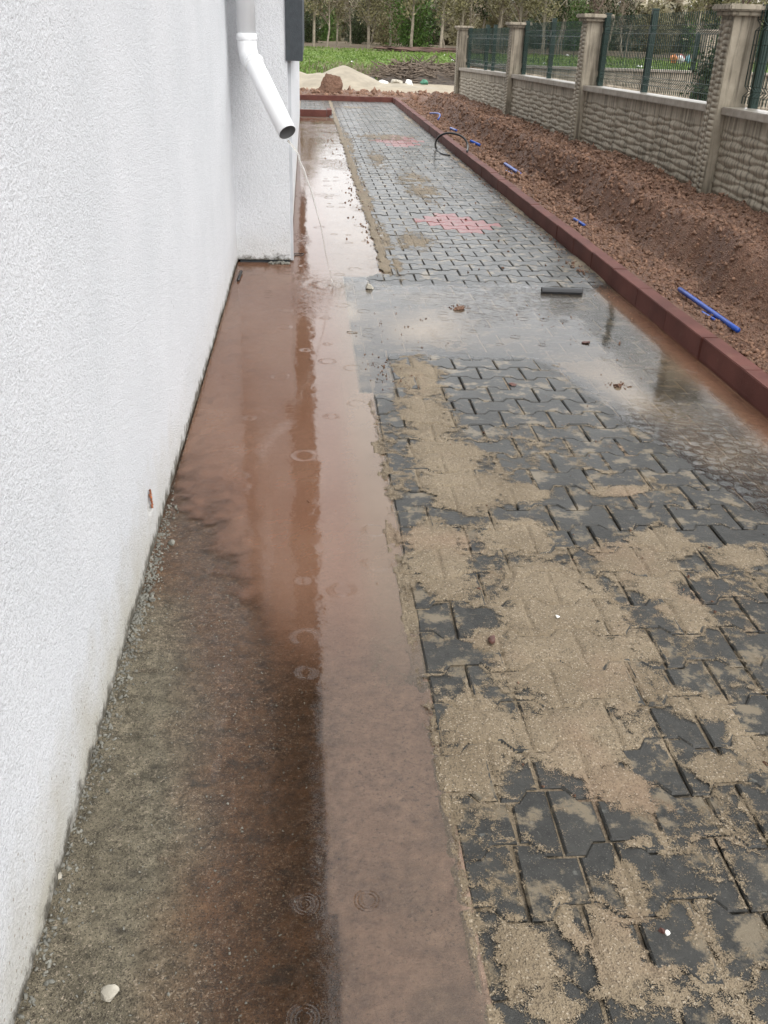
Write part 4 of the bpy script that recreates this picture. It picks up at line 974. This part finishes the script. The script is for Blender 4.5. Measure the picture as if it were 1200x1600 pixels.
# field weeds: dry stalks and grass tufts
n = 26000; yv = 31.5*np.exp(r.random(n)*math.log(62/31.5)); xv = r.uniform(-.12, .52, n)*yv
zv = terrain(xv, yv); h = .04+.10*r.random(n)**2; wd = .012+.01*r.random(n); a = r.uniform(0, 3.14, n)
V = np.stack([np.stack([xv-np.cos(a)*wd*3, yv-np.sin(a)*wd*3, zv], 1), np.stack([xv+np.cos(a)*wd*3, yv+np.sin(a)*wd*3, zv], 1), np.stack([xv+r.normal(size=n)*.05, yv, zv+h], 1)], 1).reshape(-1, 3)
obj('grass', me_arrays('grass', V, np.arange(n*3).reshape(n, 3)), mat_leaf('grass_blades', (.07, .12, .02), (.14, .20, .045)), kind='stuff')
bm = bmesh.new()
for (cx, cy, k, hh) in ((1.9, 33.5, 90, .55), (1.0, 35, 40, .5), (2.6, 32.5, 60, .5), (6.2, 32, 60, .6), (12, 30, 80, .6), (20, 34, 60, .6), (8, 26, 40, .4)):
    for _ in range(k):
        x = random.gauss(cx, .7); y_ = random.gauss(cy, .6); z = zt(x, y_); d = Vector((random.gauss(0, .2), random.gauss(0, .2), 1))*hh*random.uniform(.4, 1); p = Vector((x, y_, z)); tube([p, p+d*.6, p+d+Vector((random.gauss(0, .06), 0, 0))], [.012, .009, .005], bm=bm, sides=3, caps=False)
        q = p+d*.6; dd = Vector((random.gauss(0, .15), random.gauss(0, .15), .15)); tube([q, q+dd], [.008, .004], bm=bm, sides=3, caps=False)
obj('dry_weeds', me_from_bm('dry_weeds', bm), TWIG, kind='stuff')
# low rusty barrier / old logs at the field edge
obj('log_heap', rock_mesh('log_heap', 1, 3, 2.2, 88, .25), plain('old_wood', (.10, .06, .045), .9, .4, 2), label='dark reddish low heap of old timber at the field edge left of the fence end', cat='timber heap').location = (7.6, 60, zt(7.6, 60)+.1)
bpy.data.objects['log_heap'].scale = (3.0, .8, .75)

# ------------------------------------------------------------------ far apartment blocks
WIN = plain('window_glass', (.06, .07, .08), .15, .2); FRM = plain('window_frame', (.6, .6, .6), .5, .1)
def block(x0, x1, y0, H, colr, label, nwx, floors=5, pink=None):
    e = empty('apartment_block', ((x0+x1)/2, y0, .5), label=label, cat='building'); w_ = x1-x0
    mt = plain('facade', colr, .85, .1, .3)
    o = obj('wall', box_me('w', -w_/2, w_/2, 0, 10, -1, H), mt, e); obj('roof', box_me('r', -w_/2-.4, w_/2+.4, -.4, 10.4, H+.01, H+.3), SOFF, e)
    wme = box_me('window', -.7, .7, -.06, .03, 0, 1.4); wme.materials.append(FRM); pme = box_me('pane', -.6, .6, -.08, -.061, .1, 1.3); pme.materials.append(WIN)
    bme = box_me('balcony', -1.3, 1.3, -1.0, -.01, 0, .9); bme.materials.append(mt)
    for f in range(floors):
        for i in range(nwx):
            x = -w_/2+w_*(i+.5)/nwx; z = .9+f*2.9
            o = link(bpy.data.objects.new('window', wme)); o.parent = e; o.location = (x, 0, z); q = link(bpy.data.objects.new('pane', pme)); q.parent = o
            if i % 3 == 1: q = link(bpy.data.objects.new('balcony', bme)); q.parent = e; q.location = (x, 0, z-1.0)
block(31, 41, 128, 15, (.62, .56, .5), 'pale apartment block behind the trees, leftmost of the distant buildings', 4)
block(44, 54, 132, 15, (.55, .5, .4), 'cream apartment block behind the trees above the middle of the fence', 4)
block(56, 70, 126, 15, (.58, .54, .46), 'wide beige apartment block behind the trees at the right edge', 5)
block(15, 21, 140, 13, (.5, .48, .48), 'narrow grey apartment block glimpsed through the tree tops', 2)
